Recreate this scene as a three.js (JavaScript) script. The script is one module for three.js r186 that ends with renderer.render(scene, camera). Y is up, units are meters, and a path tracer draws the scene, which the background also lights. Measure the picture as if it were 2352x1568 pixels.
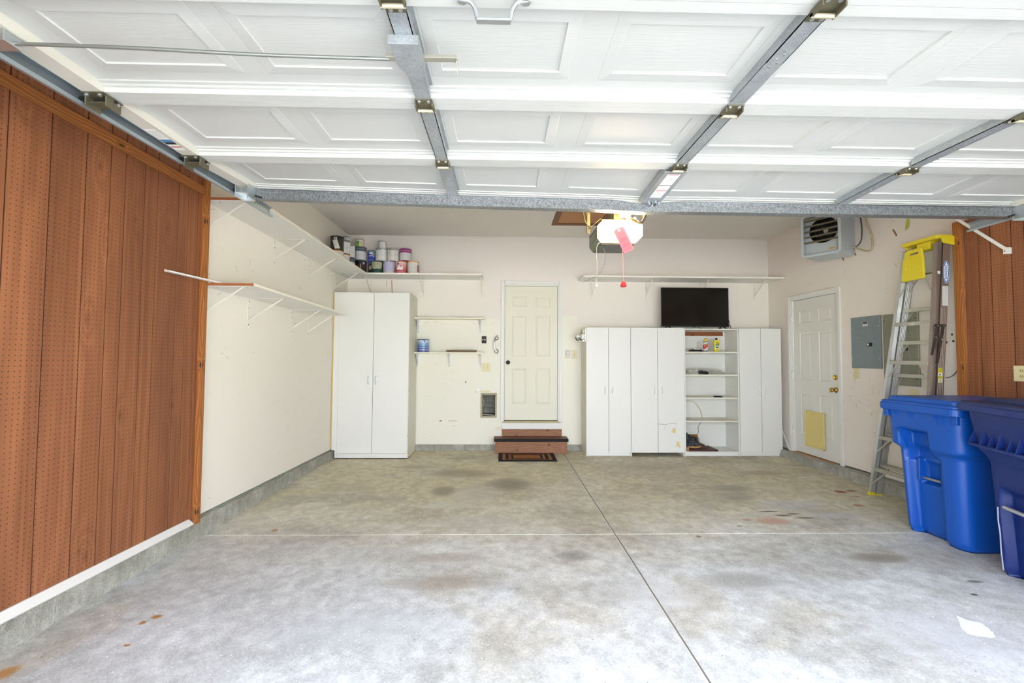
import * as THREE from 'three';
import { RoundedBoxGeometry } from 'three/addons/geometries/RoundedBoxGeometry.js';
import { mergeGeometries, mergeVertices } from 'three/addons/utils/BufferGeometryUtils.js';
import { RectAreaLightUniformsLib } from 'three/addons/lights/RectAreaLightUniformsLib.js';

// ---------------------------------------------------------------- camera, sky, sun, exposure
const scene = new THREE.Scene();
const renderer = new THREE.WebGLRenderer({ antialias: true });
renderer.toneMapping = THREE.LinearToneMapping;
renderer.toneMappingExposure = 3.7;
renderer.shadowMap.enabled = true;
RectAreaLightUniformsLib.init();

// The garage is measured from a point 0.35 m outside its door opening: x right, y up, and depth d into the garage (three's z = -d).
const camera = new THREE.PerspectiveCamera(76.2, 1.5, 0.05, 200);
camera.position.set(0, 1.3832, 0);
camera.quaternion.setFromRotationMatrix(new THREE.Matrix4().makeBasis(
  new THREE.Vector3(0.9997395, 0.0052961, 0.0222008),
  new THREE.Vector3(-0.006141, 0.9992526, 0.0381642),
  new THREE.Vector3(-0.0219821, -0.0382906, 0.9990248)));
scene.add(camera);

const SUN = new THREE.Vector3(0.3, 0.55, -0.78).normalize();      // high behind the house, so no sun reaches the garage floor
{                                                                // a bright hazy sky, whiter towards the horizon, the same all round
  const w = 64, h = 64, px = new Float32Array(w * h * 4);
  for (let y = 0; y < h; y++) for (let x = 0; x < w; x++) {
    const e = ((y + 0.5) / h - 0.5) * Math.PI, t = Math.pow(Math.max(0, Math.sin(e)), 0.6), i = (y * w + x) * 4;
    px[i] = 1.12 + (0.80 - 1.12) * t; px[i + 1] = 1.2 + (0.92 - 1.2) * t; px[i + 2] = 1.3 + (1.12 - 1.3) * t; px[i + 3] = 1;
  }
  const sky = new THREE.DataTexture(px, w, h, THREE.RGBAFormat, THREE.FloatType);
  sky.mapping = THREE.EquirectangularReflectionMapping; sky.magFilter = THREE.LinearFilter; sky.needsUpdate = true;
  scene.background = sky; scene.environment = sky;
  scene.backgroundIntensity = scene.environmentIntensity = 2.0;
}
const sun = new THREE.DirectionalLight(0xf6f6ff, 32.0);
sun.position.copy(SUN).multiplyScalar(30);
sun.castShadow = true;
sun.shadow.mapSize.set(2048, 2048);
Object.assign(sun.shadow.camera, { left: -12, right: 12, top: 12, bottom: -12, near: 1, far: 80 });
scene.add(sun, sun.target);

// ---------------------------------------------------------------- numbers, noise, textures
const D = 6.587, XL = -2.34, XR = 4.093, HC = 3.235, ZF = 0.35;   // back wall, side walls, ceiling, front opening
const V = (x, y, d) => new THREE.Vector3(x, y, -d);
let seed = 7;
const rnd = () => { seed = (Math.imul(seed, 1664525) + 1013904223) >>> 0; return seed / 4294967296; };
const lerp = (a, b, t) => a + (b - a) * t;
const clamp = (x, a = 0, b = 1) => Math.min(b, Math.max(a, x));
const sstep = (a, b, x) => { const t = clamp((x - a) / (b - a)); return t * t * (3 - 2 * t); };
function hash(x, y, s) {
  let h = (Math.imul(x, 374761393) ^ Math.imul(y, 668265263) ^ Math.imul(s, 1274126177)) | 0;
  h = Math.imul(h ^ (h >>> 13), 1274126177); h = Math.imul(h ^ (h >>> 15), 2246822519);
  return ((h ^ (h >>> 16)) >>> 0) / 4294967296;
}
function vn(x, y, s, px = 0, py = 0) {
  const ix = Math.floor(x), iy = Math.floor(y), fx = x - ix, fy = y - iy;
  const ux = fx * fx * (3 - 2 * fx), uy = fy * fy * (3 - 2 * fy);
  const w = (i, n) => (n ? ((i % n) + n) % n : i);
  const a = hash(w(ix, px), w(iy, py), s), b = hash(w(ix + 1, px), w(iy, py), s), c = hash(w(ix, px), w(iy + 1, py), s), d = hash(w(ix + 1, px), w(iy + 1, py), s);
  return a + (b - a) * ux + (c - a) * uy + (a - b - c + d) * ux * uy;
}
function fbm(x, y, o, s, px = 0, py = 0) {
  let v = 0, a = 0.5, n = 0;
  for (let i = 0; i < o; i++) { v += a * vn(x, y, s + i, px, py); n += a; a *= 0.5; x *= 2; y *= 2; px *= 2; py *= 2; }
  return v / n;
}
function dtex(w, h, fn, srgb = true, rep = null) {
  const data = new Uint8Array(w * h * 4), c = [0, 0, 0];
  for (let y = 0, i = 0; y < h; y++) for (let x = 0; x < w; x++, i += 4) {
    fn((x + 0.5) / w, (y + 0.5) / h, c);
    data[i] = clamp(c[0], 0, 255); data[i + 1] = clamp(c[1], 0, 255); data[i + 2] = clamp(c[2], 0, 255); data[i + 3] = 255;
  }
  return fin(new THREE.DataTexture(data, w, h), srgb, rep);
}
function fin(t, srgb, rep) {
  t.wrapS = t.wrapT = THREE.RepeatWrapping; t.magFilter = THREE.LinearFilter; t.minFilter = THREE.LinearFilter;
  if (srgb) t.colorSpace = THREE.SRGBColorSpace;
  if (rep) t.repeat.set(rep[0], rep[1]);
  t.needsUpdate = true;
  return t;
}
function ctex(w, h, draw) {
  const c = document.createElement('canvas'); c.width = w; c.height = h;
  const g = c.getContext('2d'); draw(g, w, h);
  return fin(new THREE.CanvasTexture(c), true);
}
const gray = (c, v) => { c[0] = c[1] = c[2] = v; };

// fine relief
const peelBump = dtex(512, 512, (u, v, c) => gray(c, 255 * fbm(u * 40, v * 40, 3, 11, 40, 40)), false, [1 / 0.6, 1 / 0.6]);
const concBump = dtex(512, 512, (u, v, c) => gray(c, 255 * (0.6 * fbm(u * 24, v * 24, 4, 21, 24, 24) + 0.4 * vn(u * 160, v * 160, 5, 160, 160))), false, [1 / 0.5, 1 / 0.5]);
const fineBump = dtex(256, 256, (u, v, c) => gray(c, 255 * vn(u * 90, v * 90, 31, 90, 90)), false, [1 / 0.15, 1 / 0.15]);
const steelBump = dtex(512, 256, (u, v, c) => gray(c, 255 * fbm(u * 8, v * 110, 2, 77, 8, 110)), false, [1 / 0.6, 1 / 0.3]);

// galvanised spangle
const spangle = dtex(512, 512, (u, v, c) => {
  const n = vn(u * 120 + 3 * vn(u * 30, v * 30, 3, 30, 30), v * 120, 41, 120, 120) * 0.5 + fbm(u * 16, v * 16, 3, 43, 16, 16) * 0.5;
  const t = 176 + 34 * (n - 0.5) + 20 * (vn(u * 200, v * 200, 9, 200, 200) - 0.5);
  c[0] = t - 5; c[1] = t + 1; c[2] = t + 4;
}, true, [1 / 0.5, 1 / 0.5]);
const spangleCoarse = dtex(512, 256, (u, v, c) => {
  const n = vn(u * 110, v * 90, 51, 110, 90), m = vn(u * 190, v * 120, 52, 190, 120);
  const t = 146 + 56 * (n - 0.5) + 56 * (m - 0.5);
  c[0] = t - 4; c[1] = t; c[2] = t + 3;
}, true, [1 / 0.6, 1 / 0.3]);

// wood: one sawn-board grain for battens and steps, one printed board for the peg panelling
const boardGrain = dtex(512, 1024, (u, v, c) => {
  const w = fbm(u * 3, v * 2, 3, 61, 3, 2);
  let f = Math.abs(u - 0.5) * 26 + 9 * w + 2.2 * Math.cos(v * 6.283);
  for (const [ku, kv] of [[0.3, 0.2], [0.7, 0.62], [0.45, 0.86]]) { const a = (u - ku) ** 2 / 0.006 + (v - kv) ** 2 / 0.0016; f += 5 * Math.exp(-a); }
  const s = 0.5 + 0.5 * Math.sin(f * 2.1), g = vn(u * 200, v * 12, 65, 200, 12);
  let k = 1;
  for (const [ku, kv] of [[0.3, 0.2], [0.7, 0.62]]) k = Math.min(k, 0.35 + 0.65 * sstep(0.02, 0.05, Math.hypot((u - ku), (v - kv) * 2)));
  const t = (0.76 + 0.18 * s * s + 0.1 * (g - 0.5)) * k;
  gray(c, 255 * t);
}, true, [1 / 0.18, 1 / 1.1]);
const PEG = [1.7, 2.9];
const KNOTS = []; for (let i = 0; i < 16; i++) KNOTS.push([rnd() * PEG[0], rnd() * PEG[1], 0.5 + rnd()]);
const holeAt = (u, v) => { const x = (u / 0.0254) % 1 - 0.5, y = (v / 0.0254) % 1 - 0.5; return Math.hypot(x, y) * 25.4; };
const pegMap = dtex(1280, 2048, (a, b, c) => {
  const u = a * PEG[0], v = b * PEG[1];
  let f = u * 36 + 12 * fbm(u * 5, v * 0.4, 3, 71) + 2.4 * fbm(u * 16, v * 1.6, 3, 75);
  let kd = 0;
  for (const [ku, kv, ks] of KNOTS) {
    const du = u - ku, dv = v - kv; if (Math.abs(du) > 0.16 || Math.abs(dv) > 0.5) continue;
    f += 7 * ks * Math.exp(-(du * du / 0.0016 + dv * dv / 0.012)); kd += 0.8 * Math.exp(-(du * du / 0.00012 + dv * dv / 0.0004));
  }
  const s = 0.5 + 0.5 * Math.sin(f * 1.7), big = fbm(u * 5, v * 0.5, 2, 79), fine = vn(u * 330, v * 9, 81) - 0.5;
  let t = 0.2 + 0.26 * s * (0.4 + 0.6 * big) + 0.55 * big + 0.16 * fine + 0.22 * (vn(u * 70, v * 1.5, 85) - 0.5) - 0.4 * kd;
  t = clamp(t);
  c[0] = lerp(108, 172, t); c[1] = lerp(62, 110, t); c[2] = lerp(37, 70, t);
  const h = holeAt(u, v); if (h < 3.2) { const k = sstep(1.6, 3.2, h) * 0.6 + 0.4; c[0] *= k; c[1] *= k; c[2] *= k; }
}, true);
const pegBump = dtex(1280, 2048, (a, b, c) => {
  const u = a * PEG[0], v = b * PEG[1], h = holeAt(u, v);
  gray(c, 255 * (h < 3.4 ? 0.15 + 0.6 * sstep(1.2, 3.4, h) : 0.75 + 0.08 * vn(u * 300, v * 10, 83)));
}, false);

// concrete floor: wear, stains, specks and one painted sun reflection, each where it lies
const STAINS = [ // x, d, rx, rd, [r, g, b], strength
  [0.087, 4.85, 0.26, 0.28, [126, 116, 104], 0.6], [-0.46, 5.28, 0.42, 0.22, [136, 124, 100], 0.5], [-0.27, 4.52, 0.3, 0.36, [206, 200, 186], 0.6],
  [-0.6, 4.6, 0.14, 0.2, [122, 112, 98], 0.5], [-0.53, 4.16, 0.3, 0.1, [208, 206, 200], 0.5], [0.36, 5.68, 0.25, 0.06, [204, 198, 180], 0.6],
  [0.51, 3.1, 0.14, 0.1, [120, 118, 114], 0.5], [-0.36, 3.09, 0.3, 0.08, [150, 138, 120], 0.4], [2.33, 3.74, 0.17, 0.1, [196, 140, 114], 0.6],
  [2.12, 3.77, 0.05, 0.03, [178, 104, 80], 0.6], [2.47, 4.67, 0.25, 0.14, [138, 132, 126], 0.45], [2.38, 4.42, 0.22, 0.16, [146, 140, 132], 0.4],
  [2.76, 4.14, 0.4, 0.18, [196, 198, 202], 0.5], [2.97, 3.87, 0.35, 0.1, [198, 200, 204], 0.5], [2.5, 3.87, 0.09, 0.025, [96, 90, 72], 0.85],
  [2.66, 3.81, 0.1, 0.02, [92, 86, 70], 0.85], [2.62, 3.91, 0.07, 0.015, [60, 58, 54], 0.9], [2.43, 3.97, 0.1, 0.012, [52, 50, 46], 0.9],
  [3.56, 4.55, 0.07, 0.05, [138, 66, 34], 0.9], [3.7, 4.58, 0.07, 0.03, [138, 72, 42], 0.85], [3.4, 4.13, 0.06, 0.04, [168, 112, 66], 0.7], [3.6, 4.4, 0.04, 0.02, [176, 116, 70], 0.7],
  [1.54, 3.42, 0.025, 0.02, [112, 98, 64], 0.8], [-1.83, 2.41, 0.03, 0.022, [176, 118, 62], 0.9], [-1.86, 2.36, 0.02, 0.02, [170, 112, 60], 0.8], [-1.79, 2.18, 0.02, 0.012, [170, 112, 60], 0.8],
  [-2.16, 2.0, 0.05, 0.05, [188, 132, 74], 0.85], [-1.81, 3.57, 0.03, 0.03, [176, 112, 60], 0.85], [-2.27, 2.78, 0.09, 0.05, [208, 210, 212], 0.7], [-2.15, 2.7, 0.1, 0.035, [208, 210, 212], 0.6], [-1.97, 2.42, 0.05, 0.03, [214, 216, 218], 0.75],
  [2.8, 2.57, 0.025, 0.015, [52, 46, 42], 0.9], [2.97, 2.72, 0.06, 0.02, [96, 88, 78], 0.7], [2.65, 3.05, 0.25, 0.08, [124, 116, 106], 0.6], [1.98, 3.63, 0.03, 0.008, [40, 40, 40], 0.9],
  [1.97, 3.38, 0.06, 0.008, [220, 220, 220], 0.8], [-1.1, 5.6, 0.3, 0.1, [150, 138, 114], 0.4], [1.9, 5.6, 0.5, 0.2, [160, 148, 128], 0.35], [-1.6, 4.7, 0.3, 0.2, [176, 168, 150], 0.4], [3.2, 5.3, 0.3, 0.12, [146, 120, 96], 0.4],
  [-0.2, 3.75, 0.5, 0.14, [192, 188, 182], 0.45], [0.9, 2.6, 0.4, 0.2, [198, 200, 204], 0.4], [-0.7, 2.3, 0.5, 0.2, [196, 200, 206], 0.45], [2.2, 2.2, 0.5, 0.25, [202, 206, 214], 0.45], [1.5, 2.75, 0.3, 0.12, [134, 130, 124], 0.45], [-0.4, 2.75, 0.4, 0.1, [140, 130, 116], 0.4],
];
const SUN_REFLECTION = [[2.475, 2.366], [2.488, 2.323], [2.536, 2.299], [2.525, 2.255], [2.505, 2.215], [2.479, 2.181], [2.447, 2.175], [2.405, 2.189], [2.372, 2.203], [2.372, 2.235], [2.397, 2.271]];  // outline of a sun reflection, painted white into the floor colour
const inPoly = (x, y, p) => { let r = false; for (let i = 0, j = p.length - 1; i < p.length; j = i++) if ((p[i][1] > y) !== (p[j][1] > y) && x < (p[j][0] - p[i][0]) * (y - p[i][1]) / (p[j][1] - p[i][1]) + p[i][0]) r = !r; return r; };
function floorAt(x, d, c) {
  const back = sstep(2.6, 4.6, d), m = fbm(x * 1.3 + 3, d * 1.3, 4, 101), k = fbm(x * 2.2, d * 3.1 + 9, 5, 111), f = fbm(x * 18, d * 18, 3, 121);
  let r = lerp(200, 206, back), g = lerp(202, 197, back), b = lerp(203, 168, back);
  const brown = sstep(0.5, 0.68, m) * 0.45, chalk = sstep(0.52, 0.72, k) * 0.5, dark = sstep(0.56, 0.74, fbm(x * 1.7 + 20, d * 2.3, 5, 131)) * 0.4;
  r = lerp(r, 178, brown); g = lerp(g, 168, brown); b = lerp(b, 148, brown);
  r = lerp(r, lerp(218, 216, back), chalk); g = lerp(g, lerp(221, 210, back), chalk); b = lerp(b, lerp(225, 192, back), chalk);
  r = lerp(r, 160, dark); g = lerp(g, 156, dark); b = lerp(b, 146, dark);
  const e = (f - 0.5) * 44 + (vn(x * 160, d * 160, 141) - 0.5) * 26; r += e; g += e; b += e;
  for (const [sx, sd, rx, rd, col, s] of STAINS) {
    const u = (x - sx) / rx, v = (d - sd) / rd, q = u * u + v * v; if (q > 4) continue;
    const rag = 0.55 + 0.9 * fbm(x * 11 / (rx + 0.1) * 0.2, d * 30, 4, 151), t = s * sstep(1.5, 0.25, q * rag + 0.5 * (1 - f));
    r = lerp(r, col[0], t); g = lerp(g, col[1], t); b = lerp(b, col[2], t);
  }
  const sp = hash(Math.floor(x * 190), Math.floor(d * 190), 161); if (sp > 0.9965) { r += 50; g += 52; b += 54; } else if (sp < 0.001) { r -= 60; g -= 60; b -= 60; }
  if (Math.abs(x - 2.46) < 0.13 && Math.abs(d - 2.27) < 0.13 && inPoly(x + 0.012 * (fbm(x * 60, d * 60, 2, 171) - 0.5), d, SUN_REFLECTION)) { r = 244; g = 247; b = 250; }
  c[0] = r; c[1] = g; c[2] = b;
}
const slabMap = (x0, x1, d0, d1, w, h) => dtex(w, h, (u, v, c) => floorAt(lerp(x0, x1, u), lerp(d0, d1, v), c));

// painted drywall
function scuffs(g, w, h, n, x0, x1, y0, y1, a = 0.35) {
  for (let i = 0; i < n; i++) {
    const x = lerp(x0, x1, rnd()) * w, y = lerp(y0, y1, rnd()) * h, l = 2 + rnd() * 14, t = rnd() * 6.28;
    g.strokeStyle = `rgba(${70 + rnd() * 50 | 0},${64 + rnd() * 40 | 0},${58 + rnd() * 40 | 0},${(0.15 + rnd() * 0.5) * a * 1.6})`; g.lineWidth = 0.7 + rnd() * 1.1;
    g.beginPath(); g.moveTo(x, y); g.quadraticCurveTo(x + l * Math.cos(t), y + l * Math.sin(t), x + l * 1.6 * Math.cos(t + 0.12), y + l * 1.6 * Math.sin(t + 0.12)); g.stroke();
  }
}
const backMap = ctex(2048, 1024, (g, w, h) => {
  const X = (x) => (x - XL) / (XR - XL) * w, Y = (y) => (1 - y / HC) * h;
  g.fillStyle = '#ece5dc'; g.fillRect(0, 0, w, h);
  g.fillStyle = '#eeebdc'; g.fillRect(X(-2.34), Y(1.2), w, h);
  g.fillRect(X(-1.4), Y(1.975), X(-0.02) - X(-1.4), h); g.fillRect(X(0.88), Y(2.035), X(1.14) - X(0.88), h); g.fillRect(X(1.1), Y(1.9), X(1.26) - X(1.1), h);
  g.fillStyle = 'rgba(222,212,196,0.18)'; for (let i = 0; i < 26; i++) g.fillRect(X(-1.3 + rnd() * 1.3), Y(1.95 - rnd() * 0.05), 8 + rnd() * 30, 3 + rnd() * 8);
  scuffs(g, w, h, 30, 0.62, 0.99, 0.08, 0.45, 0.22); scuffs(g, w, h, 30, 0.16, 0.36, 0.35, 0.98, 0.2);
  g.strokeStyle = 'rgba(120,84,44,0.85)'; g.lineWidth = 3; g.beginPath(); g.moveTo(X(-1.68), Y(2.55)); g.lineTo(X(-1.675), Y(2.4)); g.lineTo(X(-1.65), Y(2.24)); g.stroke();
  g.strokeStyle = 'rgba(150,124,90,0.6)'; g.lineWidth = 2; g.beginPath(); g.moveTo(X(-1.76), Y(2.55)); g.lineTo(X(-1.755), Y(2.45)); g.stroke();
  g.fillStyle = 'rgba(226,208,148,0.8)'; g.fillRect(X(-0.33), Y(0.895), X(-0.185) - X(-0.33), 6); g.fillRect(X(-0.41), Y(0.885), 8, 8);
  g.fillStyle = 'rgba(120,84,50,0.7)'; g.beginPath(); g.ellipse(X(-0.92), Y(0.44), 7, 3, 0, 0, 7); g.fill(); g.beginPath(); g.ellipse(X(-0.55), Y(1.02), 4, 4, 0, 0, 7); g.fill();
  g.fillStyle = 'rgba(170,150,120,0.35)'; g.fillRect(X(-0.8), Y(0.45), 40, 6);
  g.fillStyle = 'rgba(222,200,170,0.5)'; g.fillRect(X(-0.1), Y(0.35), X(0.02) - X(-0.1), 14);
});
const rightMap = ctex(2048, 1024, (g, w, h) => {   // u runs with depth 0.35..6.587
  const X = (d) => (d - ZF) / (D - ZF) * w, Y = (y) => (1 - y / HC) * h;
  g.fillStyle = '#e9e0d6'; g.fillRect(0, 0, w, h);
  scuffs(g, w, h, 34, (4.55 - ZF) / (D - ZF), (5.15 - ZF) / (D - ZF), 1 - 1.15 / HC, 1 - 0.75 / HC, 0.4);
  scuffs(g, w, h, 40, (4.2 - ZF) / (D - ZF), (5.15 - ZF) / (D - ZF), 1 - 0.8 / HC, 0.97, 0.2);
  scuffs(g, w, h, 60, 0.8, 1, 0.05, 0.5, 0.22); scuffs(g, w, h, 20, 0.55, 0.8, 0.05, 0.4, 0.4);
  g.fillStyle = '#8d6a48'; for (const [d, y] of [[4.42, 2.73], [4.405, 2.7], [5.11, 2.6], [4.93, 2.62]]) { g.save(); g.translate(X(d), Y(y)); g.rotate(0.5); g.fillRect(-3, -9, 6, 18); g.restore(); }
  g.fillStyle = '#5b564e'; for (const [d, y] of [[3.87, 1.62], [3.86, 1.56], [3.92, 1.55], [3.83, 1.12]]) { g.beginPath(); g.arc(X(d), Y(y), 3.4, 0, 7); g.fill(); }
  g.fillStyle = '#d8c88e'; g.beginPath(); g.ellipse(X(3.93), Y(1.87), 9, 14, 0.4, 0, 7); g.fill();
});
const leftMap = ctex(2048, 1024, (g, w, h) => {
  g.fillStyle = '#ece6d9'; g.fillRect(0, 0, w, h);
  scuffs(g, w, h, 110, 0.48, 1, 0.15, 0.98, 0.35);
});

// ---------------------------------------------------------------- materials
const std = (color, roughness, metalness = 0, more = {}) => new THREE.MeshStandardMaterial({ color, roughness, metalness, ...more });
const metric = new Set();                                        // materials whose textures run in metres
const met = (m) => { metric.add(m); return m; };
const M = {
  ceiling: met(std('#e9e3da', 0.95, 0, { bumpMap: peelBump, bumpScale: 0.003 })),
  drywall: met(std('#e0d6ca', 0.9)),
  trim: std('#e6e5df', 0.5), doorWhite: std('#e2e1d8', 0.45), doorCream: std('#e3e0cd', 0.5),
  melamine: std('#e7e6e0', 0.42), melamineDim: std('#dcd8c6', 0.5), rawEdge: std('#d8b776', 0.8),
  doorSteel: met(std('#c7c8c4', 0.5, 0, { bumpMap: steelBump, bumpScale: 0.00035 })), endStile: met(std('#cfcbbf', 0.5)),
  galv: met(std('#ffffff', 0.5, 0.55, { map: spangle })), strut: met(std('#ffffff', 0.38, 0.75, { map: spangleCoarse })),
  track: std('#a3b0b8', 0.38, 0.7), zinc: std('#c9ced0', 0.3, 0.85), hinge: std('#6f6a56', 0.5, 0.6), chrome: std('#e6e6e6', 0.12, 1),
  black: std('#161616', 0.6), rubber: std('#1b1b1b', 0.85), brass: std('#c9a557', 0.25, 0.95), brassDull: std('#8f8664', 0.5, 0.6),
  peg: std('#ffffff', 0.6, 0, { map: pegMap, bumpMap: pegBump, bumpScale: 0.002 }), groove: std('#3a2214', 0.8),
  batten: met(std('#c47a3a', 0.7, 0, { map: boardGrain })), stepWood: met(std('#b98362', 0.75, 0, { map: boardGrain })), treadWood: met(std('#7d4630', 0.5, 0, { map: boardGrain })),
  conc: met(std('#a9a79c', 0.92, 0, { bumpMap: concBump, bumpScale: 0.004 })),
  ivory: std('#ddd2a4', 0.45), ivoryDim: std('#cfc08e', 0.5), white: std('#ecebe6', 0.5), bracket: std('#e9e6dc', 0.45), screw: std('#55524c', 0.5, 0.6),
  alu: std('#c6c8c8', 0.32, 0.85), aluDull: std('#b9b6aa', 0.45, 0.7), yellow: std('#dcc928', 0.45), spreader: std('#4b423a', 0.5, 0.5),
  binBlue: met(std('#0a50ac', 0.36, 0, { bumpMap: fineBump, bumpScale: 0.0004 })), binDark: met(std('#07256c', 0.42, 0, { bumpMap: fineBump, bumpScale: 0.0004 })),
  heater: std('#b8c1c4', 0.4, 0.15), heaterDark: std('#17181a', 0.6), louver: std('#857c64', 0.5, 0.3), panelGray: std('#7f8b8e', 0.5, 0.1), panelOlive: std('#8a8976', 0.5, 0.1),
  opener: std('#737963', 0.5, 0.2), openerDark: std('#5c5c56', 0.55, 0.1), pink: std('#e8707c', 0.7), red: std('#c42626', 0.5), mdf: std('#a06a3e', 0.75),
  cord: std('#8d8a80', 0.6), cable: std('#b9ab86', 0.6), plasticClear: std('#cfcfc6', 0.4), bagDark: std('#33363a', 0.35), brownBoard: std('#5f3b2d', 0.6), cardboard: std('#b58a56', 0.85),
  screen: std('#050505', 0.18), tvFrame: std('#0c0c0c', 0.45), yellowPanel: std('#e3cf86', 0.55), silverLabel: std('#c4ccd4', 0.4, 0.2),
  drive: met(std('#c4c1b8', 0.95, 0, { bumpMap: concBump, bumpScale: 0.004 })), lawn: std('#5d7a3a', 1), siding: std('#cfc8ba', 0.8),
};
const paint = (map, bump = true) => std('#ffffff', 0.88, 0, { map, ...(bump ? {} : {}) });

// ---------------------------------------------------------------- geometry helpers (all take depth d, not z)
const off = new WeakMap();
const taken = new Map();
function numbered(n) { const k = taken.get(n) ?? 0; taken.set(n, k + 1); return k ? `${n}_${String(k).padStart(3, '0')}` : n; }
function tag(o, label, category, group) { o.userData.label = label; o.userData.category = category; if (group) o.userData.group = group; return o; }
function thing(name, label, category, at = [0, 0, 0], group) {
  const o = new THREE.Group(); o.name = numbered(name); o.position.copy(V(...at)); off.set(o, o.position.clone());
  tag(o, label, category, group); scene.add(o); return o;
}
function local(name, label, category, group) { const o = thing(name, label, category, [0, 0, 0], group); return o; }   // placed and turned after it is built
function unindex(g) { const r = g.index ? g.toNonIndexed() : g; for (const k of Object.keys(r.attributes)) if (!['position', 'normal', 'uv'].includes(k)) r.deleteAttribute(k); if (!r.attributes.uv) r.setAttribute('uv', new THREE.BufferAttribute(new Float32Array(r.attributes.position.count * 2), 2)); return r; }
function join(gs) { gs = (Array.isArray(gs) ? gs : [gs]).map(unindex); return gs.length === 1 ? gs[0] : mergeGeometries(gs, false); }
function boxUV(g, grain) {
  const p = g.attributes.position, uv = g.attributes.uv, a = new THREE.Vector3(), b = new THREE.Vector3(), c = new THREE.Vector3();
  for (let i = 0; i < p.count; i += 3) {
    a.fromBufferAttribute(p, i); b.fromBufferAttribute(p, i + 1).sub(a); c.fromBufferAttribute(p, i + 2).sub(a); b.cross(c);
    const n = [Math.abs(b.x), Math.abs(b.y), Math.abs(b.z)], k = n[0] >= n[1] && n[0] >= n[2] ? 0 : n[1] >= n[2] ? 1 : 2;
    let ax = k === 0 ? [2, 1] : k === 1 ? [0, 2] : [0, 1];
    if (grain !== undefined && ax[0] === grain) ax = [ax[1], ax[0]];
    for (let j = i; j < i + 3; j++) uv.setXY(j, p.getComponent(j, ax[0]), p.getComponent(j, ax[1]));
  }
  return g;
}
// Pieces of one list that lie well apart become meshes of their own under the same name.
function clusters(gs) {
  const bs = gs.map((g) => { g.computeBoundingBox(); return g.boundingBox; }), size = bs.map((b) => Math.max(b.max.x - b.min.x, b.max.y - b.min.y, b.max.z - b.min.z)), own = gs.map((_, i) => i);
  const find = (i) => (own[i] === i ? i : (own[i] = find(own[i])));
  for (let i = 0; i < gs.length; i++) for (let j = i + 1; j < gs.length; j++) {
    let d = 0; for (const k of ['x', 'y', 'z']) { const q = Math.max(0, bs[i].min[k] - bs[j].max[k], bs[j].min[k] - bs[i].max[k]); d += q * q; }
    if (Math.sqrt(d) <= Math.max(0.019, 0.49 * Math.max(size[i], size[j]))) own[find(i)] = find(j);
  }
  const by = new Map(); gs.forEach((g, i) => { const r = find(i); if (!by.has(r)) by.set(r, []); by.get(r).push(g); });
  return [...by.values()];
}
function part(parent, name, gs, mat, opt = {}) {
  const sets = Array.isArray(gs) && gs.length > 1 && !opt.whole ? clusters(gs) : [gs], o = off.get(parent) ?? new THREE.Vector3();
  let first = null;
  for (const set of sets) {
    const g = join(set); if (metric.has(mat)) boxUV(g, opt.grain);
    g.translate(-o.x, -o.y, -o.z);
    const m = new THREE.Mesh(g, mat); m.name = name; m.castShadow = m.receiveShadow = true;
    if (opt.label) m.userData.label = opt.label;
    if (opt.whole) m.userData.kind = 'stuff';
    off.set(m, o); parent.add(m); first ??= m;
  }
  return first;
}
function sgroup(name) { const o = new THREE.Group(); o.name = numbered(name); o.userData.kind = 'structure'; off.set(o, new THREE.Vector3()); scene.add(o); return o; }
function struct(name, gs, mat) { const m = part(scene, numbered(name), [join(gs)], mat); m.userData.kind = 'structure'; return m; }
function one(name, label, category, gs, mat, at, group) {           // a thing of one mesh with its origin at its base
  const g = join(gs); if (metric.has(mat)) boxUV(g); const p = V(...at); g.translate(-p.x, -p.y, -p.z);
  const m = new THREE.Mesh(g, mat); m.name = numbered(name); m.position.copy(p); m.castShadow = m.receiveShadow = true; off.set(m, p); tag(m, label, category, group); scene.add(m); return m;
}
function bx(x0, x1, y0, y1, d0, d1, r = 0.002) {
  const w = Math.abs(x1 - x0), h = Math.abs(y1 - y0), l = Math.abs(d1 - d0); r = Math.min(r, w / 2.1, h / 2.1, l / 2.1);
  const g = r > 0 ? new RoundedBoxGeometry(w, h, l, 1, r) : new THREE.BoxGeometry(w, h, l);
  return g.translate((x0 + x1) / 2, (y0 + y1) / 2, -(d0 + d1) / 2);
}
const UP = new THREE.Vector3(0, 1, 0);
function cyl(a, b, r0, r1 = r0, n = 16) {                          // a, b: [x, y, d]
  const p = V(...a), q = V(...b), v = q.clone().sub(p), g = new THREE.CylinderGeometry(r1, r0, v.length(), n);
  g.applyQuaternion(new THREE.Quaternion().setFromUnitVectors(UP, v.normalize())); return g.translate((p.x + q.x) / 2, (p.y + q.y) / 2, (p.z + q.z) / 2);
}
function tube(pts, r, n = 24, rs = 8, closed = false) { return new THREE.TubeGeometry(new THREE.CatmullRomCurve3(pts.map((p) => V(...p)), closed), n, r, rs, closed); }
function beam(a, b, wx, wd, ref = [1, 0, 0], r = 0.001) {           // bar from a to b; wx along ref, wd across
  const p = V(...a), q = V(...b), y = q.clone().sub(p), l = y.length(); y.normalize();
  const x = V(...ref); x.addScaledVector(y, -x.dot(y)).normalize(); const z = x.clone().cross(y);
  const g = r > 0 ? new RoundedBoxGeometry(wx, l, wd, 1, Math.min(r, wx / 2.1, wd / 2.1)) : new THREE.BoxGeometry(wx, l, wd);
  return g.applyMatrix4(new THREE.Matrix4().makeBasis(x, y, z).setPosition((p.x + q.x) / 2, (p.y + q.y) / 2, (p.z + q.z) / 2));
}
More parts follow.
